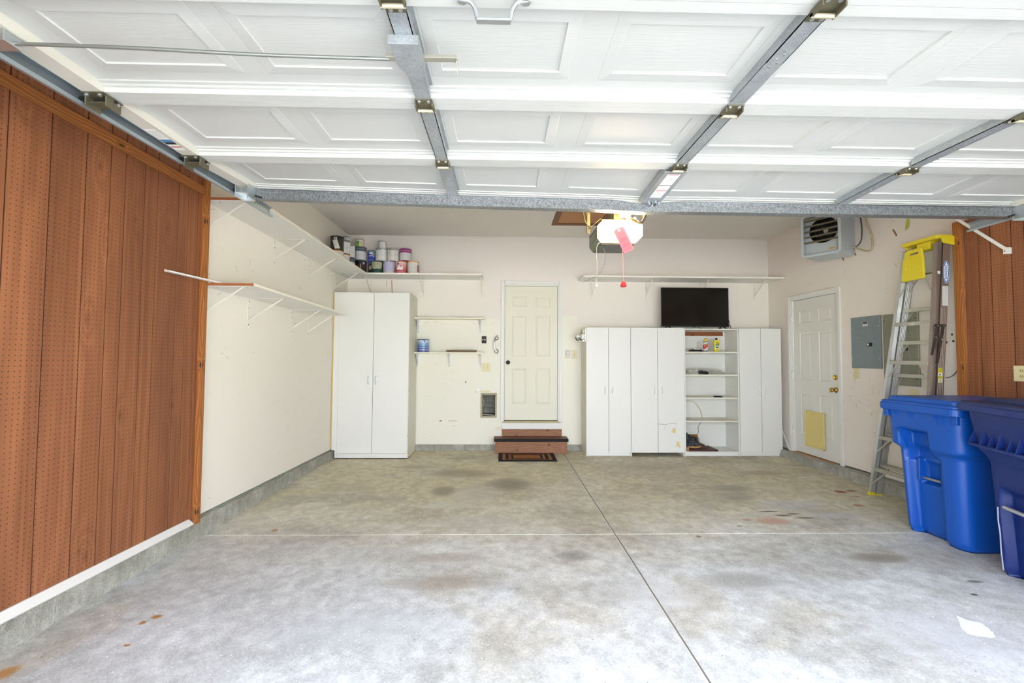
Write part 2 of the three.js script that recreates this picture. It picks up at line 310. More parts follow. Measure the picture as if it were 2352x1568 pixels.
function frameAt(o, r, u) { const x = V(...r).normalize(), y = V(...u).normalize(); y.addScaledVector(x, -x.dot(y)).normalize(); const z = x.clone().cross(y); return new THREE.Matrix4().makeBasis(x, y, z).setPosition(V(...o)); }
function ext(pts, depth, m, bevel = 0, holes = []) {                // outline in (right, up), pushed out along right x up
  const path = (p, C) => { const s = new C(); p.forEach(([x, y], i) => (i ? s.lineTo(x, y) : s.moveTo(x, y))); s.closePath(); return s; };
  const s = path(pts, THREE.Shape); for (const h of holes) s.holes.push(path(h, THREE.Path));
  const g = new THREE.ExtrudeGeometry(s, { depth, bevelEnabled: bevel > 0, bevelThickness: bevel, bevelSize: bevel, bevelSegments: 1, curveSegments: 8 });
  return m ? g.applyMatrix4(m) : g;
}
const rectPts = (x0, y0, x1, y1) => [[x0, y0], [x1, y0], [x1, y1], [x0, y1]];
const roundRect = (x0, y0, x1, y1, r, n = 4) => { const o = []; for (const [cx, cy, a] of [[x1 - r, y0 + r, -1.5708], [x1 - r, y1 - r, 0], [x0 + r, y1 - r, 1.5708], [x0 + r, y0 + r, 3.1416]]) for (let i = 0; i <= n; i++) { const t = a + (i / n) * 1.5708; o.push([cx + r * Math.cos(t), cy + r * Math.sin(t)]); } return o; };
const circle = (cx, cy, r, n = 24) => Array.from({ length: n }, (_, i) => [cx + r * Math.cos(i / n * 6.28319), cy + r * Math.sin(i / n * 6.28319)]);
function lathe(prof, x, y, d, n = 32) { return new THREE.LatheGeometry(prof.map(([r, h]) => new THREE.Vector2(r, h)), n).translate(x, y, -d); }
function decal(w, h, m) { return new THREE.PlaneGeometry(w, h).applyMatrix4(m); }
const printed = (w, h, draw, more = {}) => std('#ffffff', 0.55, 0, { map: ctex(w, h, draw), ...more });
const lines = (g, x, y, w, n, step, col, t = 2) => { g.fillStyle = col; for (let i = 0; i < n; i++) { let q = x; while (q < x + w) { const l = 4 + rnd() * 16; g.fillRect(q, y + i * step, Math.min(l, x + w - q), t); q += l + 3; } } };
// ---------------------------------------------------------------- the shell
const XJ = 0.896, ZJ = 3.474;                                     // control joints in the slab
{
  const f = sgroup('floor');
  part(f, 'joint_filler', [bx(XL, XR, -0.12, -0.004, ZF, D, 0)], std('#d9d7cf', 0.95));
  part(f, 'joint_sealant', [bx(XJ + 0.001, XJ + 0.007, -0.02, -0.002, ZF, D, 0)], std('#77726a', 0.9));
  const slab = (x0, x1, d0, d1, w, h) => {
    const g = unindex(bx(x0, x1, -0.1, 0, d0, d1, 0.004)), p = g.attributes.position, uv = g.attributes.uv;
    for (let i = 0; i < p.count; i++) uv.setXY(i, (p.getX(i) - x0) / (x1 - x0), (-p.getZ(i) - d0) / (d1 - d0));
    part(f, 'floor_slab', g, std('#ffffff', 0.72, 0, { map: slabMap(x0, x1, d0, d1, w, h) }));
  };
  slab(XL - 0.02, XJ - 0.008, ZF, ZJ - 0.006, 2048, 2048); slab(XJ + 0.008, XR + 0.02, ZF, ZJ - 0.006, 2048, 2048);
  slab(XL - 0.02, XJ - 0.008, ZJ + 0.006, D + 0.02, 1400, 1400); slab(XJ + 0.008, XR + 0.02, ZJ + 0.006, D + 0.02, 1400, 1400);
}
// concrete stem wall: blocks, each on its own, the top falling towards the back as the floor rises
const curbTop = (d) => 0.09 + (D - d) * 0.0145;
const curbMap = dtex(1024, 512, (u, v, c) => {
  const m = fbm(u * 14, v * 5, 5, 201, 14, 5), s = fbm(u * 60, v * 8, 3, 211, 60, 8), t = 168 + 56 * (m - 0.5) + 32 * (s - 0.5) + 26 * (vn(u * 220, v * 110, 221, 220, 110) - 0.5);
  c[0] = t; c[1] = t - 2; c[2] = t - 14;
  const w = sstep(0.55, 0.75, fbm(u * 9, v * 7 + 3, 4, 231, 9, 7)) * 0.5; c[0] = lerp(c[0], 196, w); c[1] = lerp(c[1], 198, w); c[2] = lerp(c[2], 198, w);
}, true, [1 / 1.2, 1 / 0.6]);
const curbMat = met(std('#ffffff', 0.92, 0, { map: curbMap, bumpMap: concBump, bumpScale: 0.006 }));
function curb(name, axis, face, deep, cuts) {
  const c = sgroup(name);
  for (let i = 0; i + 1 < cuts.length; i++) {
    const a = cuts[i] + 0.0025, b = cuts[i + 1] - 0.0025, j = (rnd() - 0.5) * 0.004;
    let g;
    if (axis === 'd') { const m = frameAt([face + j, 0, 0], [0, 0, 1], [0, 1, 0]); g = ext([[a, -0.05], [b, -0.05], [b, curbTop(b)], [a, curbTop(a)]], deep, m, 0.003); }
    else g = bx(a, b, -0.05, curbTop(D), face + j, face + deep, 0.003);
    part(c, 'concrete_block', g, curbMat);
  }
  return c;
}
// frameAt([x..],[0,0,1],[0,1,0]) pushes along right x up = +x in depth terms
curb('curb_left', 'd', -2.312 - 0.16, 0.16, [0.35, 0.75, 1.15, 1.55, 1.95, 2.35, 2.69, 3.108, 3.55, 4.056, 4.5, 4.95, 5.4, 5.85, 6.25, D]);
curb('curb_right', 'd', 3.99, 0.2, [0.35, 0.8, 1.25, 1.7, 2.15, 2.6, 3.05, 3.5, 3.95, 4.35, 4.7, 5.053, 5.47, 5.885, 6.25, D]);
curb('curb_back', 'x', D - 0.012, 0.16, [-2.31, -1.75, -1.0, -0.55, -0.09, 0.95, 1.3, 2.0, 2.7, 3.4, 3.985]);
{
  const side = (name, x0, x1, map) => {                           // drywall side wall; its lower edge stands a finger above the curb
    const c = (d) => curbTop(d) + 0.026, g = ext([[ZF, c(ZF)], [D + 0.1, c(D + 0.1)], [D + 0.1, HC], [ZF, HC]], x1 - x0, frameAt([x0, 0, 0], [0, 0, 1], [0, 1, 0]));
    const q = unindex(g), p = q.attributes.position, uv = q.attributes.uv;
    for (let i = 0; i < p.count; i++) uv.setXY(i, (-p.getZ(i) - ZF) / (D - ZF), p.getY(i) / HC);
    const w = struct(name, q, std('#ffffff', 0.88, 0, { map }));
    return w;
  };
  side('wall_left', XL - 0.15, XL, leftMap);
  // the right wall, with an opening for its door and slabs of the same drywall round it
  const c = (d) => curbTop(d) + 0.02, o0 = 5.19, o1 = 6.065, oy = 2.235;
  const g = unindex(ext([[ZF, c(ZF)], [o0, c(o0)], [o0, oy], [o1, oy], [o1, c(o1)], [D + 0.1, c(D + 0.1)], [D + 0.1, HC], [ZF, HC]], 0.15, frameAt([XR, 0, 0], [0, 0, 1], [0, 1, 0])));
  const p = g.attributes.position, uv = g.attributes.uv; for (let i = 0; i < p.count; i++) uv.setXY(i, (-p.getZ(i) - ZF) / (D - ZF), p.getY(i) / HC);
  struct('wall_right', g, std('#ffffff', 0.88, 0, { map: rightMap }));
  const b = unindex(ext([[XL - 0.15, curbTop(D) - 0.002], [0.008, curbTop(D) - 0.002], [0.008, 2.5], [0.868, 2.5], [0.868, curbTop(D) - 0.002], [XR + 0.15, curbTop(D) - 0.002], [XR + 0.15, HC], [XL - 0.15, HC]], 0.15, frameAt([0, 0, D + 0.15], [1, 0, 0], [0, 1, 0]), 0,
    [rectPts(-0.298, 0.505, -0.1, 0.845)]));
  const bp = b.attributes.position, bu = b.attributes.uv; for (let i = 0; i < bp.count; i++) bu.setXY(i, (bp.getX(i) - XL) / (XR - XL), bp.getY(i) / HC);
  struct('wall_back', b, std('#ffffff', 0.88, 0, { map: backMap }));
  struct('ceiling', bx(XL - 0.15, XR + 0.15, HC, HC + 0.25, ZF - 0.2, D + 0.15, 0), M.ceiling);
  struct('wall_front', [bx(XL - 0.15, -1.66, -0.1, HC, ZF - 0.2, ZF, 0), bx(3.36, XR + 0.15, -0.1, HC, ZF - 0.2, ZF, 0), bx(-1.66, 3.36, 2.2, HC, ZF - 0.2, ZF, 0)], M.drywall);
  // outside, unseen: lawn, and a pale drive widened to bounce sunlight indoors
  struct('widened_driveway', bx(-14, 16, -0.2, -0.02, ZF - 0.2, -26, 0), M.drive);
  struct('lawn', [bx(-60, 60, -0.3, -0.21, 40, -60, 0)], M.lawn);
  struct('shade_roof', ext([[-0.35, HC + 0.12], [-0.35, HC + 0.3], [4.2, HC + 2.1], [9, HC + 0.3], [9, HC + 0.12], [4.2, HC + 1.9]], 9.5, frameAt([-3.6, 0, 0], [0, 0, 1], [0, 1, 0])), M.siding);  // unseen, added to cast shade on the ground near the opening
  struct('shade_gable', [ext([[0.2, HC + 0.25], [4.2, HC + 1.9], [8.8, HC + 0.25]], 0.1, frameAt([-3.3, 0, 0], [0, 0, 1], [0, 1, 0])), ext([[0.2, HC + 0.25], [4.2, HC + 1.9], [8.8, HC + 0.25]], 0.1, frameAt([5.2, 0, 0], [0, 0, 1], [0, 1, 0]))], M.siding);  // unseen ends added with the shading mass above the garage
}
struct('light_leak_backing', [bx(-3.5, 5.5, -0.1, HC + 0.4, D + 0.3, D + 0.5, 0), bx(XR + 0.3, XR + 0.5, -0.1, HC + 0.2, 4.5, D + 0.3, 0), bx(-3.5, XL - 0.14, -0.1, HC + 0.4, D - 0.2, D + 0.3, 0)], M.siding);  // unseen boxes added behind the walls to stop light leaking in
// attic hatch in the ceiling: a trim frame round a sheet of hardboard
{
  const h = sgroup('trim_1'), x0 = 0.668, x1 = 1.385, d0 = 5.2, d1 = 5.935, w = 0.075, y0 = HC - 0.018, wood = met(std('#9a6a4a', 0.65, 0, { map: boardGrain }));
  part(h, 'trim_board', bx(x0, x1, y0, HC, d1 - w, d1), wood, { grain: 0 }); part(h, 'trim_board', bx(x0, x1, y0, HC, d0, d0 + w), wood, { grain: 0 });
  part(h, 'trim_board', bx(x0, x0 + w, y0, HC, d0 + w, d1 - w), wood, { grain: 2 }); part(h, 'trim_board', bx(x1 - w, x1, y0, HC, d0 + w, d1 - w), wood, { grain: 2 });
  part(h, 'hatch_panel', bx(x0 + w, x1 - w, HC - 0.006, HC, d0 + w, d1 - w), std('#bd8a5c', 0.8));
}
// a six-panel door; local right u, up v, out w
const SIX = []; for (const [v0, v1] of [[0.238, 0.778], [0.962, 1.584], [1.72, 1.872]]) for (const [u0, u1] of [[0.112, 0.328], [0.471, 0.69]]) SIX.push([u0, v0, u1, v1]);
function sixPanel(door, m, W, H, mat) {
  const s = H / 2.03, P = SIX.map(([a, b, c, d]) => [a, b * s, c, d * s]);
  part(door, 'door_slab', [ext(rectPts(0, 0, W, H), 0.012, m.clone().multiply(new THREE.Matrix4().makeTranslation(0, 0, -0.012)), 0, P.map((q) => rectPts(...q))), ext(rectPts(0, 0, W, H), 0.024, m.clone().multiply(new THREE.Matrix4().makeTranslation(0, 0, -0.036)))], mat);
  for (const [a, b, c, d] of P) {
    const pos = [], idx = [], ring = [[0, -0.0005], [0.006, -0.007], [0.014, -0.008], [0.032, -0.0015], [0.036, -0.0015]];
    ring.forEach(([i, w]) => pos.push(a + i, b + i, w, c - i, b + i, w, c - i, d - i, w, a + i, d - i, w));
    for (let k = 0; k + 1 < ring.length; k++) for (let j = 0; j < 4; j++) { const p = k * 4 + j, q = k * 4 + (j + 1) % 4; idx.push(p, q, q + 4, p, q + 4, p + 4); }
    const e = (ring.length - 1) * 4; idx.push(e, e + 1, e + 2, e, e + 2, e + 3);
    let g = new THREE.BufferGeometry(); g.setAttribute('position', new THREE.Float32BufferAttribute(pos, 3)); g.setIndex(idx); g = g.toNonIndexed(); g.computeVertexNormals();
    part(door, 'door_panel', g.applyMatrix4(m), mat);
  }
}
{
  const d1 = sgroup('door_1'), m = frameAt([0.037, 0.449, D + 0.02], [1, 0, 0], [0, 1, 0]);
  sixPanel(d1, m, 0.799, 2.03, M.doorCream);
  const cas = (x0, x1, y0, y1) => [bx(x0, x1, y0, y1, D - 0.016, D, 0.004), bx(x0 + (x0 < 0.4 && x1 < 0.4 ? 0 : 0.012), x1 - (x0 < 0.4 && x1 < 0.4 ? 0.012 : 0), y0, y1, D - 0.021, D - 0.01, 0.004)];
  part(d1, 'door_casing', cas(-0.026, 0.03, 0.425, 2.557), M.trim); part(d1, 'door_casing', cas(0.848, 0.904, 0.425, 2.557), M.trim); part(d1, 'door_casing', [bx(0.03, 0.848, 2.5, 2.557, D - 0.016, D, 0.004), bx(0.03, 0.848, 2.512, 2.557, D - 0.021, D - 0.01, 0.004)], M.trim);
  part(d1, 'door_jamb', [bx(0.008, 0.034, 0.43, 2.5, D - 0.008, D + 0.1, 0.001), bx(0.839, 0.868, 0.43, 2.5, D - 0.008, D + 0.1, 0.001), bx(0.008, 0.868, 2.482, 2.5, D - 0.008, D + 0.1, 0.001)], M.trim);
  part(d1, 'door_sill', [bx(0.008, 0.868, 0.418, 0.44, D - 0.03, D + 0.1, 0.003)], std('#b9ad82', 0.5, 0.2));
  part(d1, 'sill_board', bx(0.0, 0.9, 0.322, 0.415, D - 0.02, D - 0.002, 0.002), M.trim);
  const kn = part(d1, 'door_knob', new THREE.LatheGeometry([[0.0, 0], [0.031, 0], [0.031, 0.006], [0.014, 0.012], [0.012, 0.03], [0.024, 0.038], [0.029, 0.052], [0.026, 0.064], [0.015, 0.07], [0, 0.071]].map(([r, h]) => new THREE.Vector2(r, h)), 24).applyMatrix4(new THREE.Matrix4().makeRotationX(Math.PI / 2)).translate(0.087, 1.319, -(D + 0.019)), M.black);
  kn.userData.label = 'black round door knob';
}
{
  const d2 = sgroup('door_2'), yb = 0.122, H = 2.083, m = frameAt([XR + 0.016, yb, 6.032], [0, 0, -1], [0, 1, 0]);
  sixPanel(d2, m, 0.812, H, M.doorWhite);
  const cs = (d0, d1, y0, y1) => [bx(XR - 0.016, XR, y0, y1, d0, d1, 0.004)];
  part(d2, 'door_casing', [...cs(6.06, 6.12, 0.1, 2.275), bx(XR - 0.022, XR - 0.01, 0.1, 2.275, 6.085, 6.12, 0.004)], M.trim);
  part(d2, 'door_casing', [...cs(5.155, 5.212, 0.1, 2.275), bx(XR - 0.022, XR - 0.01, 0.1, 2.275, 5.155, 5.19, 0.004)], M.trim);
  part(d2, 'door_casing', [...cs(5.212, 6.06, 2.215, 2.275), bx(XR - 0.022, XR - 0.01, 2.24, 2.275, 5.212, 6.06, 0.004)], M.trim);
  part(d2, 'door_jamb', [bx(XR - 0.006, XR + 0.12, 0.1, 2.235, 6.038, 6.065, 0.001), bx(XR - 0.006, XR + 0.12, 0.1, 2.235, 5.19, 5.215, 0.001), bx(XR - 0.006, XR + 0.12, 2.209, 2.235, 5.19, 6.065, 0.001)], M.trim);
  part(d2, 'door_sill', [bx(4.055, XR + 0.05, curbTop(5.7) - 0.006, 0.112, 5.235, 6.05, 0.003)], std('#b98f62', 0.8));
  for (const y of [1.952, 1.167, 0.382]) { const hg = part(d2, 'hinge', [bx(XR - 0.018, XR - 0.004, y - 0.05, y + 0.05, 6.028, 6.064, 0.001), cyl([XR - 0.02, y - 0.05, 6.035], [XR - 0.02, y + 0.05, 6.035], 0.006)], M.white); part(hg, 'hinge_pin', [cyl([XR - 0.02, y + 0.05, 6.035], [XR - 0.02, y + 0.058, 6.035], 0.004), cyl([XR - 0.0185, y + 0.03, 6.053], [XR - 0.019, y + 0.03, 6.053], 0.004), cyl([XR - 0.0185, y - 0.03, 6.053], [XR - 0.019, y - 0.03, 6.053], 0.004)], M.screw); }
  const rot = new THREE.Matrix4().makeRotationZ(Math.PI / 2), lt = (p, y, d) => new THREE.LatheGeometry(p.map(([r, h]) => new THREE.Vector2(r, h)), 24).applyMatrix4(rot).translate(XR + 0.015, y, -d);
  part(d2, 'deadbolt', [lt([[0, 0], [0.032, 0], [0.031, 0.008], [0.02, 0.012], [0.019, 0.016], [0, 0.016]], 1.165, 5.29), bx(XR - 0.016, XR + 0.002, 1.15, 1.18, 5.285, 5.295)], M.brass);
  part(d2, 'door_knob', [lt([[0, 0], [0.034, 0], [0.033, 0.006], [0.014, 0.014], [0.012, 0.032], [0.022, 0.04], [0.029, 0.054], [0.027, 0.066], [0.016, 0.072], [0, 0.073]], 1.012, 5.285)], M.brass);
  const fl = part(d2, 'pet_flap_cover', [ext(roundRect(5.474, 0.238, 5.807, 0.702, 0.01), 0.006, frameAt([XR - 0.002, 0, 0], [0, 0, 1], [0, 1, 0]), 0.002)], M.yellowPanel); fl.userData.label = 'yellowed plastic pet flap cover';
  part(fl, 'rim', [bx(XR - 0.018, XR - 0.006, 0.236, 0.704, 5.472, 5.484), bx(XR - 0.018, XR - 0.006, 0.236, 0.704, 5.797, 5.809), bx(XR - 0.02, XR - 0.006, 0.236, 0.25, 5.472, 5.809)], M.yellowPanel); part(fl, 'latch', cyl([XR - 0.018, 0.675, 5.65], [XR - 0.022, 0.675, 5.65], 0.009), M.ivoryDim);
}
// peg panelling on both side walls: single planks with open grooves, framed by battens
function panelling(name, label, x, s, cuts, y0, y1) {              // face at x, looking along s
  const t = thing(name, label, 'wall panelling', [x, y0, (cuts[0] + cuts[cuts.length - 1]) / 2]);
  part(t, 'backing_sheet', bx(x - s * 0.012, x - s * 0.006, y0, y1, cuts[0], cuts[cuts.length - 1], 0), M.groove);
  for (let i = 0; i + 1 < cuts.length; i++) {
    const g = unindex(bx(x - s * 0.006, x, y0, y1, cuts[i] + 0.0034, cuts[i + 1] - 0.0034, 0.0012)), p = g.attributes.position, uv = g.attributes.uv, sh = (i * 0.37) % 1;
    for (let k = 0; k < p.count; k++) uv.setXY(k, -p.getZ(k) / PEG[0] + (i < 4 ? 0.3 : 0), p.getY(k) / PEG[1]);
    part(t, 'plank', g, M.peg);
  }
  return t;
}
{
  const cuts = [0.36, 0.56, 0.78, 0.98, 1.13, 1.23, 1.37, 1.475, 1.665, 1.76, 1.86, 2.045, 2.24, 2.43, 2.578, 2.678, 2.822, 2.926, 3.116, 3.21, 3.312, 3.362];
  const L = panelling('peg_panelling', 'grooved wood-look pegboard panelling below the roller track, beside the shelves', -2.312, 1, cuts, 0.165, 3.1);
  part(L, 'batten', [bx(-2.312, -2.277, 0.13, 2.95, 3.352, 3.396, 0.003)], M.batten, { grain: 1 });
  part(L, 'rail', [bx(-2.312, -2.292, 2.622, 2.687, 0.4, 3.35, 0.003)], M.batten, { grain: 2 });
  const R = panelling('peg_panelling', 'dark reddish pegboard panelling behind the two blue carts', 4.063, -1, [0.36, 0.56, 0.78, 0.98, 1.13, 1.23, 1.37, 1.475, 1.665, 1.76, 1.86, 2.045, 2.24, 2.43, 2.578, 2.678, 2.822, 2.926, 3.03, 3.14, 3.276, 3.361, 3.509, 3.603, 3.712], 0.17, 2.615);
  part(R, 'batten', [bx(4.028, 4.063, 0.17, 2.615, 3.712, 3.778, 0.003)], M.batten, { grain: 1 });
}
struct('trim_2', ext([[-2.312, 0.0], [-2.27, -0.012], [-2.266, -0.006], [-2.304, 0.024], [-2.312, 0.024]], 2.93, frameAt([0, 0.158, 3.31], [1, 0, 0], [0, 1, 0.0145]), 0.001), M.white);
// ---------------------------------------------------------------- the overhead door, open under the ceiling
const YL = 2.4, YF = 2.434, YT = 2.446, SEC = 0.525, S0 = 0.665;   // lips, panel field, outer skin; section length; bottom edge
const G = [[-1.7, 0.034], [-0.32, 0.0], [0.67, -0.018], [0.92, -0.03], [1.15, -0.024], [1.9, -0.028], [3.4, -0.03]];
function sag(x) { if (x <= G[0][0]) return G[0][1]; for (let i = 0; i + 1 < G.length; i++) if (x <= G[i + 1][0]) return lerp(G[i][1], G[i + 1][1], (x - G[i][0]) / (G[i + 1][0] - G[i][0])); return G[G.length - 1][1]; }
function bend(gs) {                                                // the top section twists: one end rides high, the opener drags the middle down
  for (const g of Array.isArray(gs) ? gs : [gs]) { const p = g.attributes.position; for (let i = 0; i < p.count; i++) p.setY(i, p.getY(i) + sag(p.getX(i)) * clamp((-p.getZ(i) - 2.24) / 0.525, 0, 1.3)); }
  return gs;
}
const longBox = (x0, x1, y0, y1, d0, d1, n = 24) => new THREE.BoxGeometry(x1 - x0, y1 - y0, d1 - d0, n, 1, 1).translate((x0 + x1) / 2, (y0 + y1) / 2, -(d0 + d1) / 2);
const PX = [-1.468, -0.872, -0.268, 0.352, 0.958, 1.57, 2.19, 2.79], PW = 0.512, PD0 = 0.078, PD1 = 0.405, XD0 = -1.618, XD1 = 3.36;
const STX = [-0.316, 0.925, 2.157];
const door = thing('garage_door', 'white raised-panel overhead garage door rolled open under the ceiling, seen from below', 'garage door', [0.87, YL, 1.7]);
{
  const ring = [[0, 0], [0.003, -0.0012], [0.044, -0.005], [0.046, 0.001], [0.052, 0.001]];
  const panel = (x, d) => {
    const pos = [], idx = [], N = 4;
    const rows = [];
    ring.forEach(([i, w]) => { const c = [[x + i, d + i], [x + PW - i, d + i], [x + PW - i, d + PD1 - PD0 - i], [x + i, d + PD1 - PD0 - i]]; rows.push(c.map(([a, b]) => { pos.push(a, YF + w, -b); return pos.length / 3 - 1; })); });
    for (let k = 0; k + 1 < rows.length; k++) for (let j = 0; j < 4; j++) { const a = rows[k][j], b = rows[k][(j + 1) % 4], e = rows[k + 1][(j + 1) % 4], f = rows[k + 1][j]; idx.push(a, b, e, a, e, f); }
    const l = rows[rows.length - 1]; idx.push(l[0], l[1], l[2], l[0], l[2], l[3]);
    const g = new THREE.BufferGeometry(); g.setAttribute('position', new THREE.Float32BufferAttribute(pos, 3)); g.setIndex(idx); const q = g.toNonIndexed(); return q;
  };
  for (let s = 0; s < 4; s++) {
    const a = S0 + s * SEC + 0.001, b = S0 + (s + 1) * SEC - 0.001, top = s === 3, bd = (g) => (top ? bend(g) : g);
    const gs = [longBox(XD0, XD1, YF + 0.006, YT, a, b)];
    gs.push(longBox(XD0, XD1, YF, YF + 0.008, a, a + PD0), longBox(XD0, XD1, YF, YF + 0.008, a + PD1, b));
    let x = XD0; for (const px of [...PX, XD1]) { gs.push(longBox(x, px, YF, YF + 0.008, a + PD0, a + PD1, 2)); x = px + PW; }
    gs.push(longBox(XD0, XD1, YL, YF, a, a + 0.038), longBox(XD0, XD1, YL, YF, b - 0.038, b), longBox(XD0, XD1, YL + 0.02, YF, b - 0.05, b - 0.036), longBox(XD0, XD1, YL + 0.028, YF, b - 0.066, b - 0.048));
    const sec = part(door, 'section', bd(gs), M.doorSteel);
    for (const px of PX) { const g = panel(px, a + PD0); bd(g); g.computeVertexNormals(); part(sec, 'raised_panel', g, M.doorSteel); }
    for (const e of [[XD0, XD0 + 0.076], [XD1 - 0.076, XD1]]) part(door, 'end_stile', bd([longBox(e[0], e[1], YL - 0.003, YF, a + 0.003, b - 0.003, 2)]), M.endStile);
    STX.forEach((cx, i) => {
      const wide = top && i === 1, w = wide ? 0.044 : 0.03, g = [longBox(cx - w, cx + w, YL - 0.004, YL - 0.001, a + 0.012, b - 0.01, 2), longBox(cx + w - 0.003, cx + w, YL - 0.004, YF, a + 0.012, b - 0.05, 2), longBox(cx - w, cx - w + 0.003, YL - 0.004, YF, a + 0.012, b - 0.05, 2), longBox(cx + w, cx + w + 0.012, YF - 0.003, YF, a + 0.04, b - 0.07, 2)];
      if (wide) g.push(longBox(cx - w - 0.016, cx - w - 0.013, YL - 0.012, YF, a + 0.03, b, 2), longBox(cx + w + 0.013, cx + w + 0.016, YL - 0.012, YF, a + 0.03, b, 2), longBox(cx - w - 0.016, cx + w + 0.016, YL - 0.014, YL - 0.011, a + 0.03, b, 2));
      const st = part(door, 'stile', bd(g), M.galv, wide ? { label: 'wide bracket carrying two warning labels' } : {});
      if (!wide) { const hs = []; for (const [ox, od] of [[-0.008, 0.26], [0.008, 0.24], [-0.008, 0.22], [0.008, 0.2], [0, 0.28], [0, 0.18]]) hs.push(cyl([cx + ox, YL - 0.0055, a + od], [cx + ox, YL - 0.003, a + od], 0.004, 0.004, 8)); part(st, 'punched_dimple', bd(hs), M.zinc); }
      else {
        const dm = (d0, d1, draw) => decal(0.07, d1 - d0, frameAt([cx, YL - 0.0145 + sag(cx) * clamp(((d0 + d1) / 2 - 2.24) / 0.525), (d0 + d1) / 2], [1, 0, 0], [0, 0.055, -1]));
        part(st, 'warning_label', dm(2.3, 2.43), printed(128, 240, (g2, W, H) => { g2.fillStyle = '#f2efee'; g2.fillRect(0, 0, W, H); g2.fillStyle = '#e0788a'; g2.fillRect(14, 10, 100, 12); g2.strokeStyle = '#dd8a96'; g2.lineWidth = 4; g2.beginPath(); g2.moveTo(40, 150); g2.lineTo(64, 90); g2.lineTo(92, 130); g2.lineTo(56, 140); g2.stroke(); lines(g2, 14, 190, 100, 4, 10, '#e2a0aa'); }));
        part(st, 'warning_label', dm(2.44, 2.6), printed(128, 280, (g2, W, H) => { g2.fillStyle = '#f2f0ee'; g2.fillRect(0, 0, W, H); lines(g2, 12, 16, 104, 5, 11, '#b8b4b4'); g2.fillStyle = '#e46070'; g2.fillRect(10, 90, 108, 24); g2.fillStyle = '#fff'; g2.font = 'bold 20px sans-serif'; g2.textAlign = 'center'; g2.fillText('WARNING', 64, 109); lines(g2, 14, 130, 70, 4, 10, '#b0a8a8'); lines(g2, 14, 180, 80, 3, 10, '#e2909c'); lines(g2, 14, 236, 60, 3, 10, '#b0acac'); }));
      }
    });
  }
  part(door, 'stile_label', decal(0.05, 0.2, frameAt([-1.585, YL - 0.0042, 2.04], [1, 0, 0], [0, 0, -1])), printed(64, 256, (g2, W, H) => { g2.fillStyle = '#efeeea'; g2.fillRect(0, 0, W, H); g2.fillStyle = '#4a86b8'; g2.fillRect(0, 120, W, 34); g2.fillStyle = '#20262c'; g2.fillRect(0, 154, W, 26); g2.fillStyle = '#d0583a'; g2.fillRect(0, 206, W, 12); lines(g2, 6, 20, 52, 8, 11, '#8a8a86', 3); }));
  // hinges on each joint; the end ones carry rollers
  for (let j = 1; j < 4; j++) {
    const d = S0 + j * SEC;
    for (const cx of STX) {
      const h = part(door, 'hinge', [bx(cx - 0.034, cx + 0.034, YL - 0.008, YL - 0.004, d - 0.04, d + 0.022, 0.001), bx(cx - 0.036, cx - 0.03, YL - 0.026, YL - 0.004, d - 0.03, d + 0.024, 0.002), bx(cx + 0.03, cx + 0.036, YL - 0.026, YL - 0.004, d - 0.03, d + 0.024, 0.002), bx(cx - 0.03, cx + 0.03, YL - 0.007, YL - 0.004, d + 0.02, d + 0.056, 0.001)], M.hinge);
      part(h, 'hinge_pin', cyl([cx - 0.036, YL - 0.02, d + 0.016], [cx + 0.036, YL - 0.02, d + 0.016], 0.007, 0.007, 10), std('#cfc4a8', 0.4, 0.6));
      part(h, 'screw', [[-0.018, -0.028], [0.018, -0.028], [-0.014, 0.042], [0.014, 0.042]].map(([a, b]) => cyl([cx + a, YL - 0.012, d + b], [cx + a, YL - 0.007, d + b], 0.007, 0.008, 6)), M.zinc);
    }
    for (const [cx, s] of [[-1.58, -1], [3.322, 1]]) {
      const h = part(door, 'roller_hinge', [bx(cx - 0.045, cx + 0.045, YL - 0.008, YL - 0.004, d - 0.05, d + 0.04, 0.001), bx(cx - 0.042, cx - 0.036, YL - 0.05, YL - 0.004, d - 0.034, d + 0.034, 0.003), bx(cx + 0.036, cx + 0.042, YL - 0.05, YL - 0.004, d - 0.034, d + 0.034, 0.003), bx(cx - 0.04, cx + 0.04, YL - 0.03, YL - 0.026, d - 0.02, d + 0.03, 0.001)], M.hinge);
      part(h, 'hinge_pin', [cyl([cx - 0.045, YL - 0.018, d + 0.02], [cx + 0.045, YL - 0.018, d + 0.02], 0.006), cyl([cx - 0.03, YL - 0.014, d - 0.036], [cx - 0.03, YL - 0.008, d - 0.036], 0.008), cyl([cx + 0.02, YL - 0.014, d - 0.036], [cx + 0.02, YL - 0.008, d - 0.036], 0.008)], M.zinc);
      part(h, 'roller', [cyl([cx - s * 0.05, YL - 0.014, d + 0.004], [cx + s * 0.07, YL - 0.014, d + 0.004], 0.0055), cyl([cx + s * 0.062, YL - 0.014, d + 0.004], [cx + s * 0.08, YL - 0.014, d + 0.004], 0.021, 0.021, 20)], M.rubber);
    }
  }
  // reinforcing strut along the top edge, crushed a little where the opener pulls
  const g = [longBox(-1.545, 3.30, 2.337, 2.34, 2.7, 2.752, 80), longBox(-1.545, 3.30, 2.337, 2.399, 2.7, 2.703, 80), longBox(-1.545, 3.30, 2.337, 2.399, 2.749, 2.752, 80), longBox(-1.545, 3.30, 2.396, 2.399, 2.686, 2.701, 80), longBox(-1.545, 3.30, 2.396, 2.399, 2.751, 2.764, 80), longBox(-1.545, 3.30, 2.3365, 2.345, 2.698, 2.7, 80)];
